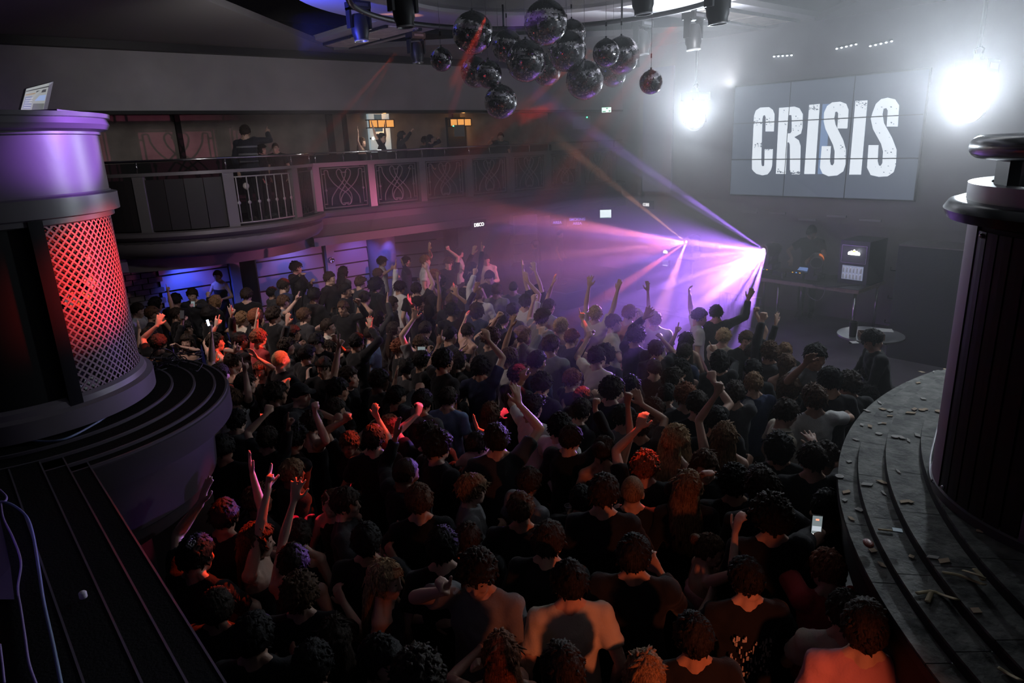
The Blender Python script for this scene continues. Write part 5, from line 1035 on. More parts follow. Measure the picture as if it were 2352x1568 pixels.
# tile, x, y, facing (R right L left S stage A away C camera), hair, hair colour, top, colour (some red stands for red light), skin, sex, hands (x, y, pose) ...
CR = '''
A 915 615 R short dark tee white fair m
A 1015 640 R short brown long black tan m
A 1040 575 S long black strap black tan f
A 1175 555 A curly black hood black tan m
A 1297 510 C short dark hood charcoal fair m 1300 590 hold
A 1445 560 S long light_brown long black fair f 1395 515 fist
A 1470 385 C short brown strap black fair f
A 1660 515 A fringe dark tee black fair m
A 1000 790 S short dark tee black fair m 935 740 spread
A 1060 840 A short dark tee black fair m 1070 690 open
A 1262 825 C long dark strap black fair f 1180 860 relax
A 1240 735 R short black long black tan m 1232 690 hold
A 1628 680 S curly light_brown tee cream fair m 1545 625 horns
A 1715 660 S bob red tee black fair f
A 1735 800 S short red tee red fair m 1735 655 open
A 1830 500 S short black hood charcoal tan m
A 1905 450 S short dark long navy fair m 1885 435 fist
A 1990 330 R curly dark hood black fair m 2035 385 relax
A 2025 460 S long black tee black dark m
A 1840 650 S curly dark tee black fair m
A 1965 770 S short black tee black tan m
A 1920 860 S quiff dark long charcoal fair m
A 1885 950 S crop blond tee black fair m
A 1768 1010 C long red vest black fair f 1712 915 open
A 2205 725 R short dark tee cream fair m
A 2135 830 C fringe black tee black fair m
A 2222 865 C long dark strap white fair f 2262 815 open
A 2060 910 S short black long black tan m
A 1850 1180 S curly dark long black tan m 1912 1115 relax 1950 1145 open
A 2010 1175 R cap dark hood charcoal fair m
A 2185 990 C short dark tee black tan m
A 1640 1110 S short dark tee black fair m 1650 1005 point
A 1560 960 S short dark vest black fair m 1590 880 horns
A 1470 1050 S short dark vest white fair m 1425 775 open
A 1450 1040 A bun dark long black fair m 1450 960 peace
A 1795 1480 A short dark tee black fair m 1810 1275 fist
A 2215 400 R short dark long black fair m
A 2310 360 S long black long charcoal tan f
A 2320 480 R short black tee black tan m
A 2240 1285 R short dark tee black tan m 2255 1350 relax
A 2090 1370 S short dark vest black fair m 2120 1280 fist
A 1575 1215 L short brown tee white fair m
A 1500 1545 A short black tee black tan m
A 1960 1480 S curly black long black tan m
A 2110 520 S curly black hood black dark m
A 1905 560 R short brown tee grey fair m 2015 540 peace
A 1400 640 S bob black long black tan f
A 1610 820 S short black hood black tan m
A 2260 1150 S short black tee black tan m 2290 830 point
A 1440 830 S short dark vest black fair m 1465 700 horns
B 292 290 R fringe dark tee white fair m 370 345 relax
B 455 290 R short black long navy fair m 435 305 open
B 583 285 R short light_brown tee white fair m 620 190 open
B 262 375 S short brown hood charcoal fair m
B 645 385 R short red tee black fair m 632 450 relax
B 745 300 C curly brown tee black fair m 740 195 fist
B 815 232 R short dark tee white fair m
B 900 335 S short black long black tan m 985 150 point 918 215 open
B 1000 275 C short black long cream tan f
B 1025 390 C fringe black tee black fair m
B 1070 485 A short brown long grey fair m
B 1183 465 A crop dark tee grey fair m
B 905 410 C long dark strap black fair f 925 445 relax
B 765 555 A short brown tee black fair m
B 768 625 A curly black tee black tan m
B 690 420 S long black tee black tan f
B 840 510 S long dark long black fair f 775 470 open
B 1105 680 S short dark tee black fair m
B 1370 665 S quiff dark tee grey fair m 1315 535 hold
B 1335 175 L long black long charcoal fair f
B 1735 640 S short blond tee cream fair m 1700 405 spread 1908 425 open
B 1345 490 S short black tee black fair m 1237 300 open 1312 290 open
B 1415 590 S short dark tee grey fair m 1492 315 spread
B 2005 790 S curly dark long black tan m 2090 640 spread
B 1795 920 S afro dark tee black fair m
B 1745 930 S short dark tee cream fair m 1690 780 hold
B 2330 900 S short dark tee navy fair m 2283 745 point
B 2150 880 A short dark tee black tan m 2180 795 fist
B 1570 1080 S short red tee black fair m
B 1640 1205 S short brown tee black fair m
B 1840 1150 S curly dark long black fair m
B 1985 1125 A long black strap black fair f
B 2135 1010 A short dark tee black fair m
B 2240 1075 R quiff dark tee grey fair m
B 2215 1185 S short black tee grey fair m
B 2300 1010 S short black long black tan m
B 1330 960 S short black long navy tan m
B 1200 1050 S short black tee black tan m
B 1370 1115 S curly dark tee black fair m
B 1020 805 S curly brown tee charcoal fair m
B 1150 820 R short black tee black tan m
B 745 785 S short black tee black tan m
B 555 955 S short black long black tan m 620 885 hold
B 222 775 R short dark tee blue fair m
B 120 830 S short black long black tan m 225 705 spread
B 370 745 S long dark long black fair f
B 580 745 S short dark tee black fair m
B 560 840 C short brown tee grey fair m 515 645 spread
B 355 570 R short dark tee black fair m
B 250 450 S afro black hood black tan m
B 410 870 S curly red tee black fair m 490 850 open
B 530 570 R short black long black tan m 480 560 open
B 700 950 S short black tee black tan m 685 825 point
B 870 760 S short dark strap black fair f 865 655 relax
B 800 960 S long dark long black fair f 838 860 open
B 1055 760 A short dark tee black fair m 1030 715 spread
B 735 1210 A short dark tee blue fair m
B 1020 1310 S long brown strap pink fair f 1110 1330 open
B 1075 1480 A short dark tee charcoal fair m 1220 1190 open
B 925 1520 S short dark vest pink fair f 935 1380 open
B 600 1460 A curly dark tee black fair m 545 1275 hold
B 1490 1400 S curly black tee white fair m
B 1625 1290 S short dark tee black fair m
B 1920 1335 A short black tee grey fair m
B 1560 1480 S short dark long black fair m 1745 1235 fist
B 2110 1290 R curly dark tee charcoal fair m
B 2265 1480 S long blond strap black fair f
B 2040 1400 A short dark tee black tan m 2030 1210 open
B 240 1480 A short dark tee black fair m
B 330 1400 S short red tee red fair m 250 1320 relax
B 85 1500 C short brown tee black tan m 60 1320 fist
B 660 1530 S curly dark long black fair m
B 690 1010 S short black hood black tan m 700 1110 spread
B 560 1230 S short black hood charcoal tan m 545 1135 fist
B 385 1200 S short black tee black tan m 395 1060 open
B 60 1065 R short dark tee black fair m
B 265 1085 S short black long black dark m
B 40 600 C short brown hood black tan m 145 560 relax
B 460 1010 S curly black tee charcoal fair m
B 1260 560 A short dark tee white fair m 1275 400 open
B 1235 780 S bob light_brown tee grey fair f 1330 700 hold
B 1500 720 S bob blond strap pink fair f 1535 730 open
B 1850 700 R short brown tee cream fair m
B 1960 640 S short red tee pink fair m
B 2020 660 A long blond strap white fair f
B 2140 680 A short light_brown tee cream fair m
B 1430 850 S short brown long grey fair m 1370 760 relax
B 1170 620 S short dark hood charcoal tan m
B 1570 800 S short red tee charcoal fair m
C 148 655 R short dark tee white fair m
C 275 635 A short black long black tan m 512 520 open
C 318 800 S curly blond tee cream fair m
C 472 810 C short brown tee black fair m
C 525 900 R curly dark tee black fair m
C 632 900 A curly brown hood charcoal fair m
C 745 890 A bun light_brown long black fair f
C 752 980 A long brown strap black fair f
C 932 915 C short black tee grey tan m 890 965 open
C 68 820 A long dark strap charcoal fair f
C 58 1015 A long black vest black fair f
C 300 960 A bob black long black fair f 250 880 point
C 525 1020 A short black tee black tan m
C 532 1110 A short light_brown long navy fair m
C 400 1180 A quiff dark tee charcoal fair m 290 1130 fist
C 775 1130 A bob brown tee black fair f
C 1050 1090 A short black long black tan m
C 1172 1115 A curly dark long black fair m
C 1355 1035 A afro dark long charcoal fair f
C 1305 1195 A curly black long black tan m
C 945 1215 A quiff brown tee white fair m 1045 1220 relax
C 725 1300 R short dark tee cream fair m
C 150 1250 A short dark tee black fair m 250 1050 fist
C 70 1200 A curly red tee charcoal fair m
C 325 1470 A long light_brown strap black fair f
C 275 1360 A short black long black tan m
C 20 1480 A long blond strap black fair f
C 930 1620 A short dark tee black fair m 925 1510 spread
C 700 1545 A bob black long black tan f
E 1988 270 A crop light_brown tee black fair m
E 550 330 A short brown tee black fair m
E 1790 280 A short dark long black fair m
E 1415 600 A short dark tee black fair m
E 950 790 C curly dark tee grey fair m 700 940 point
E 290 850 R long blond vest black fair f
E 1565 880 A short black tee cream fair m
E 1095 1390 A long red strap charcoal fair f 970 1290 relax
E 270 1400 R short black long black fair m
E 1520 1470 A short dark tee black fair m
E 2060 1510 A long light_brown vest black fair f
E 530 1560 A curly dark tee black fair m
E 880 590 A short dark tee black fair m
E 1235 390 A short brown long black tan m
E 190 600 A short black long black tan m
E 2070 100 A curly red tee black fair m
E 1640 330 A short black long black tan m 1560 440 hold
E 30 340 R short dark tee charcoal fair m
E 2000 700 A short black long black tan m
E 700 640 A short black tee black fair m
D 1700 590 R long brown strap black fair f 1690 80 spread 1840 110 peace
D 1975 745 A short dark vest black fair f 2005 240 spread
D 1500 440 A short black tee black tan m
D 1300 700 A short black tee black fair m 1382 270 open
D 2240 330 C bun brown vest black fair f 2240 350 point
D 2020 960 A curly brown tee black fair m
D 2010 560 A short dark vest black fair f 1985 520 hold
D 1700 1250 A short black long black tan m
D 1450 1050 A short dark long black tan m
D 2250 1250 A long dark long black fair f
D 2100 1450 A short black long black tan m
F 200 650 R bun brown strap pink fair f 430 490 relax
F 600 250 A quiff dark tee black fair m
F 660 440 A curly dark long black fair m 655 330 point
F 490 860 A short black tee black fair m
F 1040 800 A short red tee red fair m 955 560 hold
F 1150 1090 A short dark tee cream fair m
F 190 75 C long brown long black fair f 190 165 relax
F 80 240 A long light_brown long black fair f
F 1030 380 A short black tee black tan m
F 1020 40 A curly dark tee black tan m
F 400 210 A curly black long black tan m
F 1290 1180 A short dark tee pink fair m
F 130 1250 A short black tee black tan m
'''
YAW = {'R': -41, 'L': 139, 'S': 0, 'A': 45, 'C': 228}
RGEN = random.Random(11)
PEOPLE = []
def headworld(px, py, hz): return atz(px, py, hz)
for ln in CR.strip().splitlines():  # the figure in the doorway under the gallery stands in for a reflection
    t = ln.split(); ox, oy = TILE[t[0]]
    px, py = ox + float(t[1]) / 2.936, oy + float(t[2]) / 2.936
    hs = [(ox + float(t[i]) / 2.936, oy + float(t[i + 1]) / 2.936, t[i + 2]) for i in range(10, len(t), 3)]
    PEOPLE.append(dict(px=px, py=py, face=t[3], hair=t[4], hc=t[5].replace('_', ' '), top=t[6], col=t[7], skin=t[8], f=1 if t[9] == 'f' else 0, hands=hs))
def head_px(P): return 0.235 * FPX / max(.5, -(RC.T @ (np.array(P) - EYE))[2])
# fill the floor between them with the heads that the photograph shows as one dark mass
EDGE = [(305, 700), (390, 692), (640, 690), (700, 650), (860, 632), (1130, 640), (1250, 700), (1340, 735), (1480, 745), (1600, 745), (1700, 790), (1800, 810), (1900, 850), (1990, 880), (2000, 910),
        (1945, 985), (1905, 1080), (1915, 1180), (1945, 1300), (1990, 1400), (2040, 1540), (560, 1540), (500, 1330), (445, 1230), (480, 1100), (505, 1010), (540, 900), (500, 815), (400, 790), (330, 790)]
def inside(x, y, poly):
    c = False; j = len(poly) - 1
    for i in range(len(poly)):
        if (poly[i][1] > y) != (poly[j][1] > y) and x < (poly[j][0] - poly[i][0]) * (y - poly[i][1]) / (poly[j][1] - poly[i][1]) + poly[i][0]: c = not c
        j = i
    return c
for p in PEOPLE: p['hz'] = 1.62 * RGEN.uniform(.95, 1.05) * (.96 if p['f'] else 1)
for p in PEOPLE: p['w'] = headworld(p['px'], p['py'], p['hz'])[:2]
nl = len(PEOPLE)
for _ in range(9000):
    y = 640 + (1560 - 640) * RGEN.random() ** 1.0; x = RGEN.uniform(300, 2050)
    if not inside(x, y, EDGE) or (y > 1290 and x > 1690): continue
    hz = 1.62 * RGEN.uniform(.93, 1.04); w_ = headworld(x, y, hz); hp = head_px(w_)
    if RGEN.random() > 60 / hp * .5: continue
    if any(abs(q['px'] - x) < hp * 1.0 and abs(q['py'] - y) < hp * .85 for q in PEOPLE): continue
    if any(np.hypot(*(q['w'] - w_[:2])) < .40 for q in PEOPLE): continue
    if any(abs(h[0] - x) < hp * .8 and abs(h[1] - y) < hp for q in PEOPLE for h in q['hands']) and y > 1100: continue
    f = RGEN.random() < .3
    PEOPLE.append(dict(px=x, py=y, face=RGEN.choice('SSSAAR'), hair=RGEN.choice(['long', 'long', 'bob', 'bun'] if f else ['short', 'short', 'curly', 'quiff', 'fringe', 'crop']), hc=RGEN.choice(['black', 'dark', 'dark', 'brown', 'light brown']),
                       top=RGEN.choice(['strap', 'vest', 'long'] if f else ['tee', 'tee', 'long', 'hood']), col=RGEN.choice(['black', 'black', 'black', 'charcoal', 'charcoal', 'navy', 'grey', 'white']),
                       skin=RGEN.choice(['fair', 'fair', 'tan', 'brown']), f=int(f), hands=[], fill=True, hz=hz, w=w_[:2]))
# slide heads along their own lines of sight (taller or shorter people) until nobody stands in anybody
for it in range(120):
    for i, a in enumerate(PEOPLE):
        for b in PEOPLE[i + 1:]:
            d = b['w'] - a['w']; L = np.hypot(*d)
            if L < .36:
                near, far = (a, b) if np.hypot(*a['w']) < np.hypot(*b['w']) else (b, a)
                near['hz'] = min(near['hz'] + .006, 1.80); far['hz'] = max(far['hz'] - .006, 1.42)
    for p in PEOPLE: p['w'] = headworld(p['px'], p['py'], p['hz'])[:2]

for p in PEOPLE:
    for _ in range(60):
        if np.hypot(p['w'][0] - 5.75, p['w'][1] + 2.1) < 4.14 and p['hz'] < 1.80 and p['px'] > 1500: p['hz'] += .01; p['w'] = headworld(p['px'], p['py'], p['hz'])[:2]
    if p['w'][1] > 14.85: P_ = aty(p['px'], p['py'], 14.75); p['w'] = P_[:2]; p['hz'] = float(P_[2])
# ================================================================ people
PL_TOP = {'tee': 'tee', 'long': 'long sleeved top', 'hood': 'hoodie', 'vest': 'vest', 'strap': 'strapless top'}
def rows(px, py):
    r = 'at the far back of the crowd' if py < 650 else 'in the far rows' if py < 720 else 'in the upper middle rows' if py < 800 else 'in the middle rows' if py < 900 else 'in the lower middle rows' if py < 1020 else 'in the near rows' if py < 1250 else 'in the nearest rows'
    if py < 1020: c = 'by the grilled column' if px < 480 else 'below the curved bay' if px < 760 else 'left of DISCO sign' if px < 1000 else 'below the DISCO sign' if px < 1200 else 'below the mirror balls' if px < 1450 else 'under the violet beams' if px < 1720 else 'before the DJ table'
    else: c = 'beside the left plinth' if px < 650 else 'left of centre' if px < 1000 else 'at centre' if px < 1350 else 'right of centre' if px < 1650 else 'by the curved steps'
    return r, c
def build_people():
    lab = []; HW = {'curly': 'curly', 'afro': 'bushy', 'long': 'long', 'bun': 'tied-up', 'short': 'short', 'crop': 'cropped', 'fringe': 'fringed', 'quiff': 'swept-up', 'bob': 'bobbed', 'cap': 'capped'}
    FW = {'R': 'facing right', 'L': 'facing left', 'C': 'facing the viewer', 'S': 'facing the stage', 'A': 'seen from behind'}
    for p in PEOPLE:
        nh = len(p['hands']); po = {'point': 'finger pointing up', 'fist': 'fist raised', 'horns': 'horns sign raised', 'hold': 'hand holding something up', 'peace': 'two fingers raised', 'open': 'hand up', 'spread': 'spread hand up', 'relax': 'loose hand up'}
        a_ = ', both hands up' if nh == 2 else (', ' + po[p['hands'][0][2]]) if nh else ''
        hair = 'person in a dark cap' if p['hair'] == 'cap' else f"person with {HW[p['hair']]} {p['hc']} hair"
        r, c = rows(p['px'], p['py']); p['lb'] = (f"{hair}, {p['col']} {PL_TOP[p['top']]}{a_}", FW[p['face']], r, c)
    # shortest wording that is unique, else an order from the left
    from collections import defaultdict
    def words(s): return len(s.split())
    cand = lambda p, k: ', '.join([(p['lb'][0]), *( [p['lb'][3]] if k == 0 else [p['lb'][2]] if k == 1 else [p['lb'][1]] if k == 2 else [])])
    used = {}
    for k in (0, 1, 2):
        cnt = defaultdict(list)
        for p in PEOPLE:
            if 'label' not in p: cnt[cand(p, k)].append(p)
        for s, L in cnt.items():
            if len(L) == 1 and s not in used and words(s) <= 16 and not any(cand(q, k) == s and q is not L[0] for q in PEOPLE): L[0]['label'] = s; used[s] = 1
    SH = {'seen from behind': 'from behind', 'facing the stage': 'facing stage', 'facing the viewer': 'facing viewer', 'facing right': 'facing right', 'facing left': 'facing left'}
    rest = defaultdict(list)
    for p in PEOPLE:
        if 'label' not in p: rest[(p['hc'], p['hair'], p['col'], p['lb'][2])].append(p)
    ORD = {1: [''], 2: ['left ', 'right '], 3: ['leftmost ', 'middle ', 'rightmost '], 4: ['leftmost ', 'left inner ', 'right inner ', 'rightmost '], 5: ['leftmost ', 'left inner ', 'middle ', 'right inner ', 'rightmost ']}
    for key, L in rest.items():
        L.sort(key=lambda q: q['px'])
        full = [q for q in PEOPLE if (q['hc'], q['hair'], q['col'], q['lb'][2]) == key]; full.sort(key=lambda q: q['px'])
        for p in L:
            i = full.index(p); n_ = len(full); o_ = ORD.get(n_, ['leftmost '] + ['%s from the left ' % w_ for w_ in ('second', 'third', 'fourth', 'fifth', 'sixth', 'seventh', 'eighth')])[min(i, 7)]
            s = f"{o_}person with {HW[key[1]]} {key[0]} hair, {key[2]} {p['top'] if p['top'] != 'hood' else 'hoodie'}, {key[3]}"
            if s in used: s = s.replace('person', 'smaller person' if p['hz'] < 1.6 else 'taller person', 1)
            used[s] = 1; p['label'] = s
    for i, p in enumerate(PEOPLE):
        s = p['hz'] / 1.63; P = np.array([p['w'][0], p['w'][1], 0.0]); dep = -(RC.T @ (P + V3(0, 0, 1.6) - EYE))[2]
        yaw = math.radians(YAW[p['face']] + RGEN.uniform(-14, 14)); rot = Rz(-yaw)
        sp = dict(hair=p['hair'], hc=p['hc'], top=p['top'], col=p['col'], skin=p['skin'], f=p['f'], seed=i, g=RGEN.uniform(.93, 1.06), hy=RGEN.uniform(-.35, .35), hp=RGEN.uniform(-.12, .16), hr=RGEN.uniform(-.08, .08),
                  vox=.0085 if dep < 5 else .0092 if (nh_ := len(p['hands'])) and dep < 9 else .0105 if dep < 7.5 or nh_ else .0125)
        if p['face'] == 'C': sp['hy'] *= .3
        cam_l = rot @ (EYE - P - V3(0, 0, 1.5)); cam_l[2] = 0; cam_l = norm(cam_l)
        usedarm = set()
        def reach(S, hx, hy_):
            v = rot @ ray(hx, hy_) / s; o = (rot @ (EYE - P)) / s; best = None
            tc_ = (S - o) @ v / (v @ v)
            for q in np.linspace(-1.0, 1.0, 41):
                Q = o + v * (tc_ + q / np.linalg.norm(v)); L_ = np.linalg.norm(Q - S)
                sc_ = -abs(L_ - .50) * 6 - max(0, L_ - .56) * 30 + Q[2] * .8 + (Q[0] - S[0]) * .8
                if best is None or sc_ > best[0]: best = (sc_, Q)
            return best
        for hx, hy_, pose in p['hands']:
            opts = []
            for sd, key in ((1, 'l'), (-1, 'r')):
                if key in usedarm: continue
                S = V3(0, sd * .165, 1.43); b_ = reach(S, hx, hy_); opts.append((b_[0], key, sd, S, b_[1]))
            _, key, sd, S, Q = max(opts, key=lambda t: t[0]); usedarm.add(key)
            d = Q - S; L_ = np.linalg.norm(d); W_ = S + d / L_ * max(.2, L_ - .075)
            sp[key] = dict(w=tuple(W_), pose=pose, hd=tuple(norm(d * (.35 if pose in ('point', 'peace', 'horns') else 1) + V3(0, 0, .45 if pose in ('point', 'peace', 'horns') else .2))), n=tuple(norm(V3(1, RGEN.uniform(-.7, .7), 0))), pole=(RGEN.uniform(-.2, .4), sd * .9, -.35))
            p.setdefault('hw', []).append(P + Rz(yaw) @ (Q * s))
        for sd, key in ((1, 'l'), (-1, 'r')):
            if key not in sp:
                m_ = RGEN.random()
                sp[key] = dict(w=(.02 + RGEN.uniform(-.03, .08), sd * .24, .92), pose='relax') if m_ < .6 else dict(w=(.27, sd * RGEN.uniform(.05, .2), RGEN.uniform(1.1, 1.35)), pose='relax', pole=(-.4, sd * .6, -.7))
        root, ms = person(sp, P, yaw, s, p['label'], group='people on the dance floor')
        p['root'] = root
for p in PEOPLE:
    if not p['hands'] and 650 < p['py'] < 1100 and (p.get('fill') or RGEN.random() < .16) and RGEN.random() < .75:
        h_ = head_px((p['w'][0], p['w'][1], 1.6)); p['hands'] = [(p['px'] + RGEN.uniform(-.9, .9) * h_, p['py'] - RGEN.uniform(1.2, 2.0) * h_, RGEN.choice(['point', 'open', 'fist', 'spread', 'relax']))]
build_people()
# ---- people on the gallery: (px, py of head, y, facing, ...)
GAL = [(562, 300, 13.45, 'A', 'short', 'dark', 'long', 'striped', 0, [(618, 300, 'point')], 'person in dark top with pale stripes pointing from the gallery bay'),
       (598, 340, 14.1, 'R', 'bob', 'dark', 'long', 'black', 1, [], 'person with dark bobbed hair ducking behind the striped person'),
       (633, 337, 14.1, 'C', 'crop', 'brown', 'tee', 'black', 0, [], 'short-haired person lit red leaning on the gallery bay rail'),
       (829, 325, 14.5, 'R', 'long', 'brown', 'strap', 'black', 1, [(821, 297, 'open')], 'long brown haired person raising an arm left of the pale door'),
       (875, 314, 14.8, 'R', 'bun', 'black', 'tee', 'black', 1, [(853, 282, 'open'), (884, 286, 'open')], 'person in black with both arms overhead before the pale door'),
       (921, 311, 14.6, 'R', 'long', 'black', 'long', 'black', 1, [(949, 297, 'fist')], 'person with long black hair and fist raised on gallery'),
       (986, 318, 14.7, 'R', 'long', 'black', 'long', 'black', 1, [(1007, 315, 'point')], 'person with long black hair pointing up beside the gallery rail'),
       (1150, 312, 14.9, 'C', 'short', 'dark', 'tee', 'charcoal', 0, [(1128, 318, 'relax')], 'faint hazy person leaning on the rail under the lowest ball'),
       (975, 322, 15.6, 'S', 'curly', 'dark', 'hood', 'black', 0, [], 'bushy dark haired person standing deep in gallery by the wall')]
def standing(px, py, P_head, floor, face, hair, hc, top, colr, f, hands, lab, vox=.0125, skin='fair', grp=None, **kw):
    s = (P_head[2] - floor) / 1.63; s = min(max(s, .80), 1.15); P = np.array([P_head[0], P_head[1], floor]); yaw = math.radians(YAW[face] if isinstance(face, str) else face); rot = Rz(-yaw)
    sp = dict(hair=hair, hc=hc, top=top, col=colr, skin=skin, f=f, seed=px, vox=vox, **kw); ua = set()
    for hx, hy_, pose in hands:
        best = None
        for sd, key in ((1, 'l'), (-1, 'r')):
            if key in ua: continue
            S_ = V3(0, sd * .165, 1.43); v = rot @ ray(hx, hy_) / s; o = (rot @ (EYE - P)) / s; t0 = (S_ - o) @ v / (v @ v)
            for q in np.linspace(-.8, .8, 33):
                Q = o + v * (t0 + q / np.linalg.norm(v)); L_ = np.linalg.norm(Q - S_); c_ = -abs(L_ - .48) * 6 - max(0, L_ - .56) * 30 + Q[2] * .3 + (Q[0]) * .8
                if best is None or c_ > best[0]: best = (c_, key, sd, S_, Q)
        _, key, sd, S_, Q = best; ua.add(key); d = Q - S_; L_ = np.linalg.norm(d)
        sp[key] = dict(w=tuple(S_ + d / L_ * max(.2, L_ - .075)), pose=pose, hd=tuple(norm(d + V3(0, 0, .15 if Q[2] > 1.4 else 0))), n=(1, .2, 0) if Q[2] > 1.4 else (0, 0, -1), pole=(.0, sd * .9, -.35))
    return person(sp, P, yaw, s, lab, group=grp)[0]
GAL0 = len(PEOPLE)
for g in GAL:
    r_ = standing(g[0], g[1], aty(g[0], g[1], g[2]), 2.70, g[3], g[4], g[5], g[6], g[7], g[8], g[9], g[10], grp='people on the gallery')
standing(1866, 528, atx(1866, 528, 12.95), .45, 180 + 10, 'cap', 'dark', 'tee', 'black', 0, [(1815, 602, 'relax'), (1855, 600, 'relax')], 'person in black cap and tee working the decks behind the table', hp=.35)
standing(1285, 535, atx(1285, 535, 12.2), .43, -60, 'short', 'dark', 'tee', 'grey', 0, [], 'tall hazy person in grey tee standing on the raised block')
standing(2040, 775, atz(2040, 775, 1.95), .45, 130, 'short', 'black', 'long', 'black', 0, [], 'person in black bending over things on the round table', lean=(.12, 0), hp=.5, vox=.0105, l=dict(w=(.42, .12, 1.12), pose='hold', pole=(-.3, .6, -.7)), r=dict(w=(.40, -.10, 1.10), pose='relax', pole=(-.3, -.6, -.7)))
run_jobs()

mb = MB()
for z_, wy, wx in ((1.08, .168, .128), (1.21, .170, .132), (1.34, .192, .140)):
    for dz in (0, .016): mb.tube([(wx * math.cos(a), wy * math.sin(a), z_ + dz) for a in np.linspace(0, 2 * PI, 33)], .004, 5, cap=False)
mb.build('pale_stripes', mat('stripe white', (.6, .6, .62), .8), bpy.data.objects['person.%03d' % GAL0], kind='stuff')
# lettering on a sleeve and a print on a back
def stick(px, py, p, size, txt, off, rz_):
    P_ = dist_pos(px, py, -(RC.T @ (np.array([p['w'][0], p['w'][1], 1.4]) - EYE))[2] - off); o = text(txt, size, mat('print white', (.6, .6, .6), .8), None, P_, (0, 0, 0), .002, name='sleeve_lettering')
    o.rotation_euler = Matrix([[RC[i][j] for j in range(3)] for i in range(3)]).to_euler(); o.rotation_euler.rotate_axis('Z', rz_)
    bpy.context.view_layer.update(); mw = o.matrix_world.copy(); o.parent = p['root']; o.matrix_parent_inverse = p['root'].matrix_world.inverted(); return o
pm_ = min(PEOPLE, key=lambda p: np.hypot(p['px'] - 443, p['py'] - 1272)); stick(436, 1253, pm_, .052, 'MES', .16, .95)
pb_ = min(PEOPLE, key=lambda p: np.hypot(p['px'] - 1719, p['py'] - 1327)); mb = MB(); rr = random.Random(3)
for k in range(90):
    y_, z_ = rr.uniform(-.11, .11), 1.08 + .26 * rr.random(); h_ = rr.uniform(.008, .035); w_ = rr.uniform(.002, .006); x_ = -math.sqrt(max(0, 1 - (y_ / .19) ** 2)) * .128 - .010
    mb.add([(x_, y_ - w_, z_), (x_, y_ + w_, z_ + rr.uniform(-.004, .004)), (x_, y_ + w_ * .7, z_ + h_), (x_, y_ - w_, z_ + h_ * .9)], [(3, 2, 1, 0)])
mb.build('back_print', mat('print white', (.6, .6, .6), .8), pb_['root'], kind='stuff')
# ---- things in hands
def at_hand(px, py): 
    best = min(((np.hypot(h[0] - px, h[1] - py), p['hw'][i]) for p in PEOPLE if 'hw' in p for i, h in enumerate(p['hands'])), key=lambda t: t[0]); return best[1]
def face_cam(t): t.rotation_euler = Matrix([[RC[i][j] for j in range(3)] for i in range(3)]).to_euler()
def phone(px, py, hx, hy, lab, w_=.036, h_=.075, lit=(.4, .45, .5), es=.6, tilt=0):
    P = at_hand(hx, hy); d_ = -(RC.T @ (P - EYE))[2]; Q = dist_pos(px, py, d_ - .03); t = thing('phone', lab, 'phone', Q); face_cam(t); t.rotation_euler.rotate_axis('Z', tilt)
    MB().bb(-w_, w_, -h_, h_, -.008, 0).build('phone_case', M_black, t); MB().bb(-w_ * .9, w_ * .9, -h_ * .93, h_ * .93, 0, .001).build('phone_screen', mat('phone scr ' + lab[:9], (.05, .05, .05), .2, emit=lit, es=es), t)
    return t
t = phone(1876, 1208, 1876, 1208, 'phone held up filming the stage, its screen lit, near right', .034, .068, (.22, .26, .27), .8, -.1)
MB().bb(-.01, .01, .035, .045, .001, .002).build('record_badge', mat('badge', (1, .2, .1), .4, emit=(1, .25, .15), es=2), t); MB().bb(-.028, .028, -.03, .0, .001, .0015).build('screen_image', mat('scr img', (.5, .55, .6), .4, emit=(.5, .55, .6), es=1), t)
for k in range(3): MB().ell((-.02 + k * .02, -.052, .001), (.005, .005, .001), None, 8, 6).build('screen_button', M_em, t)
t = phone(443, 698, 443, 700, 'phone held low by the person against the blue boards', .036, .05, (.5, .35, 1.0), 1.6)
point('phone_glow', tuple(np.array(t.location) + V3(-.08, -.12, .02)), .12, (.6, .4, 1), .02)
t = phone(478, 741, 497, 738, 'phone with glaring blue white light in the left crowd', .018, .045, (.6, .7, 1.0), 6, .3)
phone(968, 800, 987, 801, 'phone held sideways with blue lit screen in the mid crowd', .05, .022, (.35, .55, 1.0), 1.6)
phone(418, 722, 422, 735, 'dark phone raised against the left crowd', .03, .06, (.05, .05, .06), .3)
phone(952, 955, 962, 934, 'orange lit phone held high left of centre', .035, .07, (.02, .02, .02), .1)
phone(1140, 985, 1154, 953, 'pink lit phone held upright near the crowd centre', .03, .06, (.05, .02, .04), .3, .3) if False else None
P = at_hand(1307, 1184); t = thing('plastic_cup', 'clear plastic cup held in the crowd near centre', 'cup', P + V3(0, 0, -.02)); MB().lathe([(.026, 0), (.036, .11), (.038, .112), (.036, .114), (.034, .11), (.024, .004), (0, .004)], seg=24).build('cup_wall', mat('clear plastic', (.95, .95, .97), .12, trans=.85), t, smooth=True); MB().lathe([(.0355, .110), (.0385, .112), (.0355, .114)], seg=24).build('cup_rim', mat('cup rim', (.8, .8, .8), .3), t, smooth=True)
P = at_hand(675, 1214); t = thing('pink_cup', 'pink lit cup held among raised hands at lower left', 'cup', P + V3(0, 0, -.03)); MB().lathe([(.030, 0), (.042, .11), (.040, .11), (.028, .004), (0, .004)], seg=24).build('cup_wall', mat('pink cup', (.55, .12, .2), .5), t, smooth=True)
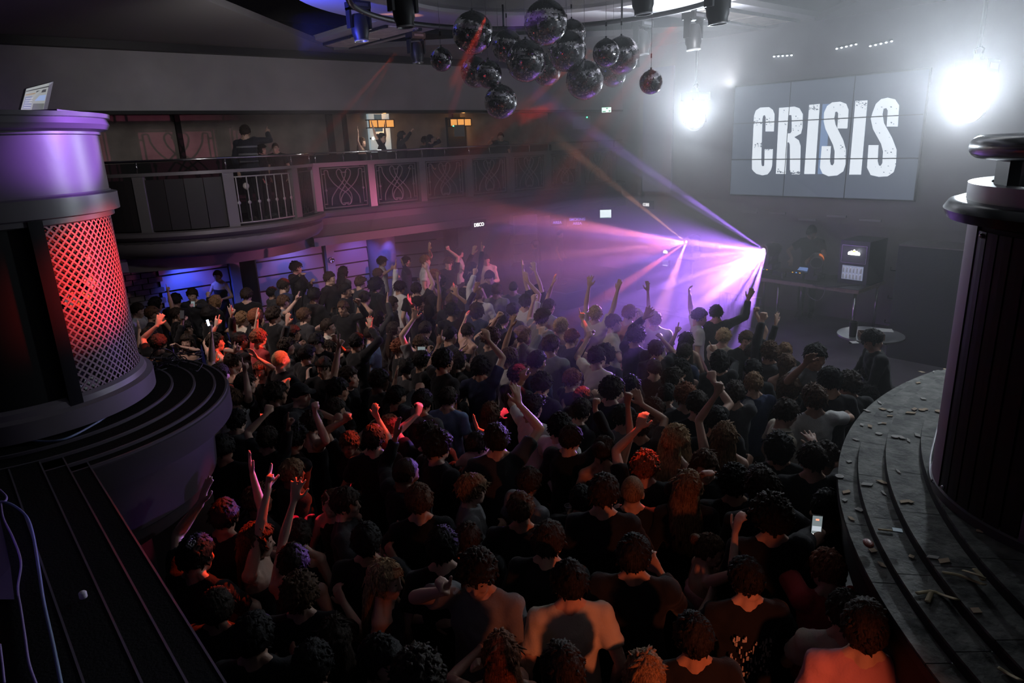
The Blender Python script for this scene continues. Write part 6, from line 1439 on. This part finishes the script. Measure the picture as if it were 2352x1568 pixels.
P = aty(851, 318, 14.25); t = thing('torch', 'small blazing white torch held on the gallery', 'torch', P); MB().lathe([(0, 0), (.02, 0), (.02, .08), (.028, .11), (0, .11)], seg=16, R=Rx(PI / 2)).build('torch_tube', M_dark, t, smooth=True); MB().ell((0, -.115, 0), (.03, .012, .03), None, 12, 8).build('torch_bulb', mat('torch bulb', (1, 1, 1), .3, emit=(1, .97, .9), es=60), t)
spot('torch_beam', tuple(P + V3(0, -.16, 0)), (4, 4, 3.4), 14, (1, .96, .9), 120, .8, .03); point('torch_glow', tuple(P + V3(.05, -.05, .1)), 4, (1, .9, .8), .03)
P = aty(565, 427, 13.1); t = thing('balloon', 'small white balloon tied inside the bay railing', 'balloon', P); MB().ell((0, 0, 0), (.058, .058, .062), None, 20, 14).build('balloon_skin', mat('balloon', (.75, .66, .64), .5), t, smooth=True); MB().lathe([(0, -.07), (.008, -.068), (.003, -.06)], seg=10).build('knot', mat('balloon', (.75, .66, .64), .5), t)
# red laser patches that land on raised hands and heads
def hit(px, py):
    best = min(((np.hypot(h[0] - px, h[1] - py), p['hw'][i], 1) for p in PEOPLE if 'hw' in p for i, h in enumerate(p['hands'])), key=lambda t: t[0])
    if best[0] < 30: return best[1]
    b2 = min(((np.hypot(p['px'] - px, p['py'] - py), np.array([p['w'][0], p['w'][1], p['hz'] + .08])) for p in PEOPLE), key=lambda t: t[0]); return b2[1]
SRC = [V3(7.6, 7.0, 5.2), V3(5.2, 8.2, 5.2), V3(6.8, 5.0, 5.2), V3(4.6, 5.6, 5.2)]
RT = [(318, 752, 0, 3), (364, 735, 1, 3.6), (345, 790, 1, 3), (526, 711, 0, 3.6), (591, 723, 0, 3.2), (592, 775, 0, 4), (583, 812, 0, 2.6), (596, 650, 0, 2.2), (675, 765, 0, 2.2), (497, 738, 1, 2.4), (640, 820, 2, 3), (655, 885, 2, 2.6), (494, 826, 1, 2.6), (853, 740, 0, 2.4), (940, 690, 0, 2.6), (951, 718, 0, 3.2),
      (1046, 660, 0, 2.4), (1070, 720, 0, 2.6), (1283, 607, 0, 2.4), (1311, 860, 0, 2.6), (1335, 900, 2, 2.4), (962, 934, 2, 3.2), (861, 975, 2, 3.8), (1094, 970, 2, 3.0), (1154, 953, 2, 3), (575, 1060, 3, 4.2), (627, 1070, 3, 4.2), (680, 1218, 3, 3.4), (684, 1112, 3, 2), (1480, 1052, 2, 2.8), (1380, 890, 0, 2.2), (1365, 715, 0, 2), (830, 975, 2, 3)]
for i, (px, py, k, an) in enumerate(RT):
    T_ = hit(px, py); S_ = SRC[k]; dd = np.linalg.norm(T_ - S_); spot('red_gobo', S_, T_, 95 * dd * dd, (1.0, .055, .008) if k < 2 or i % 3 else (1.0, .03, .10), an * 1.15, .35, .01)
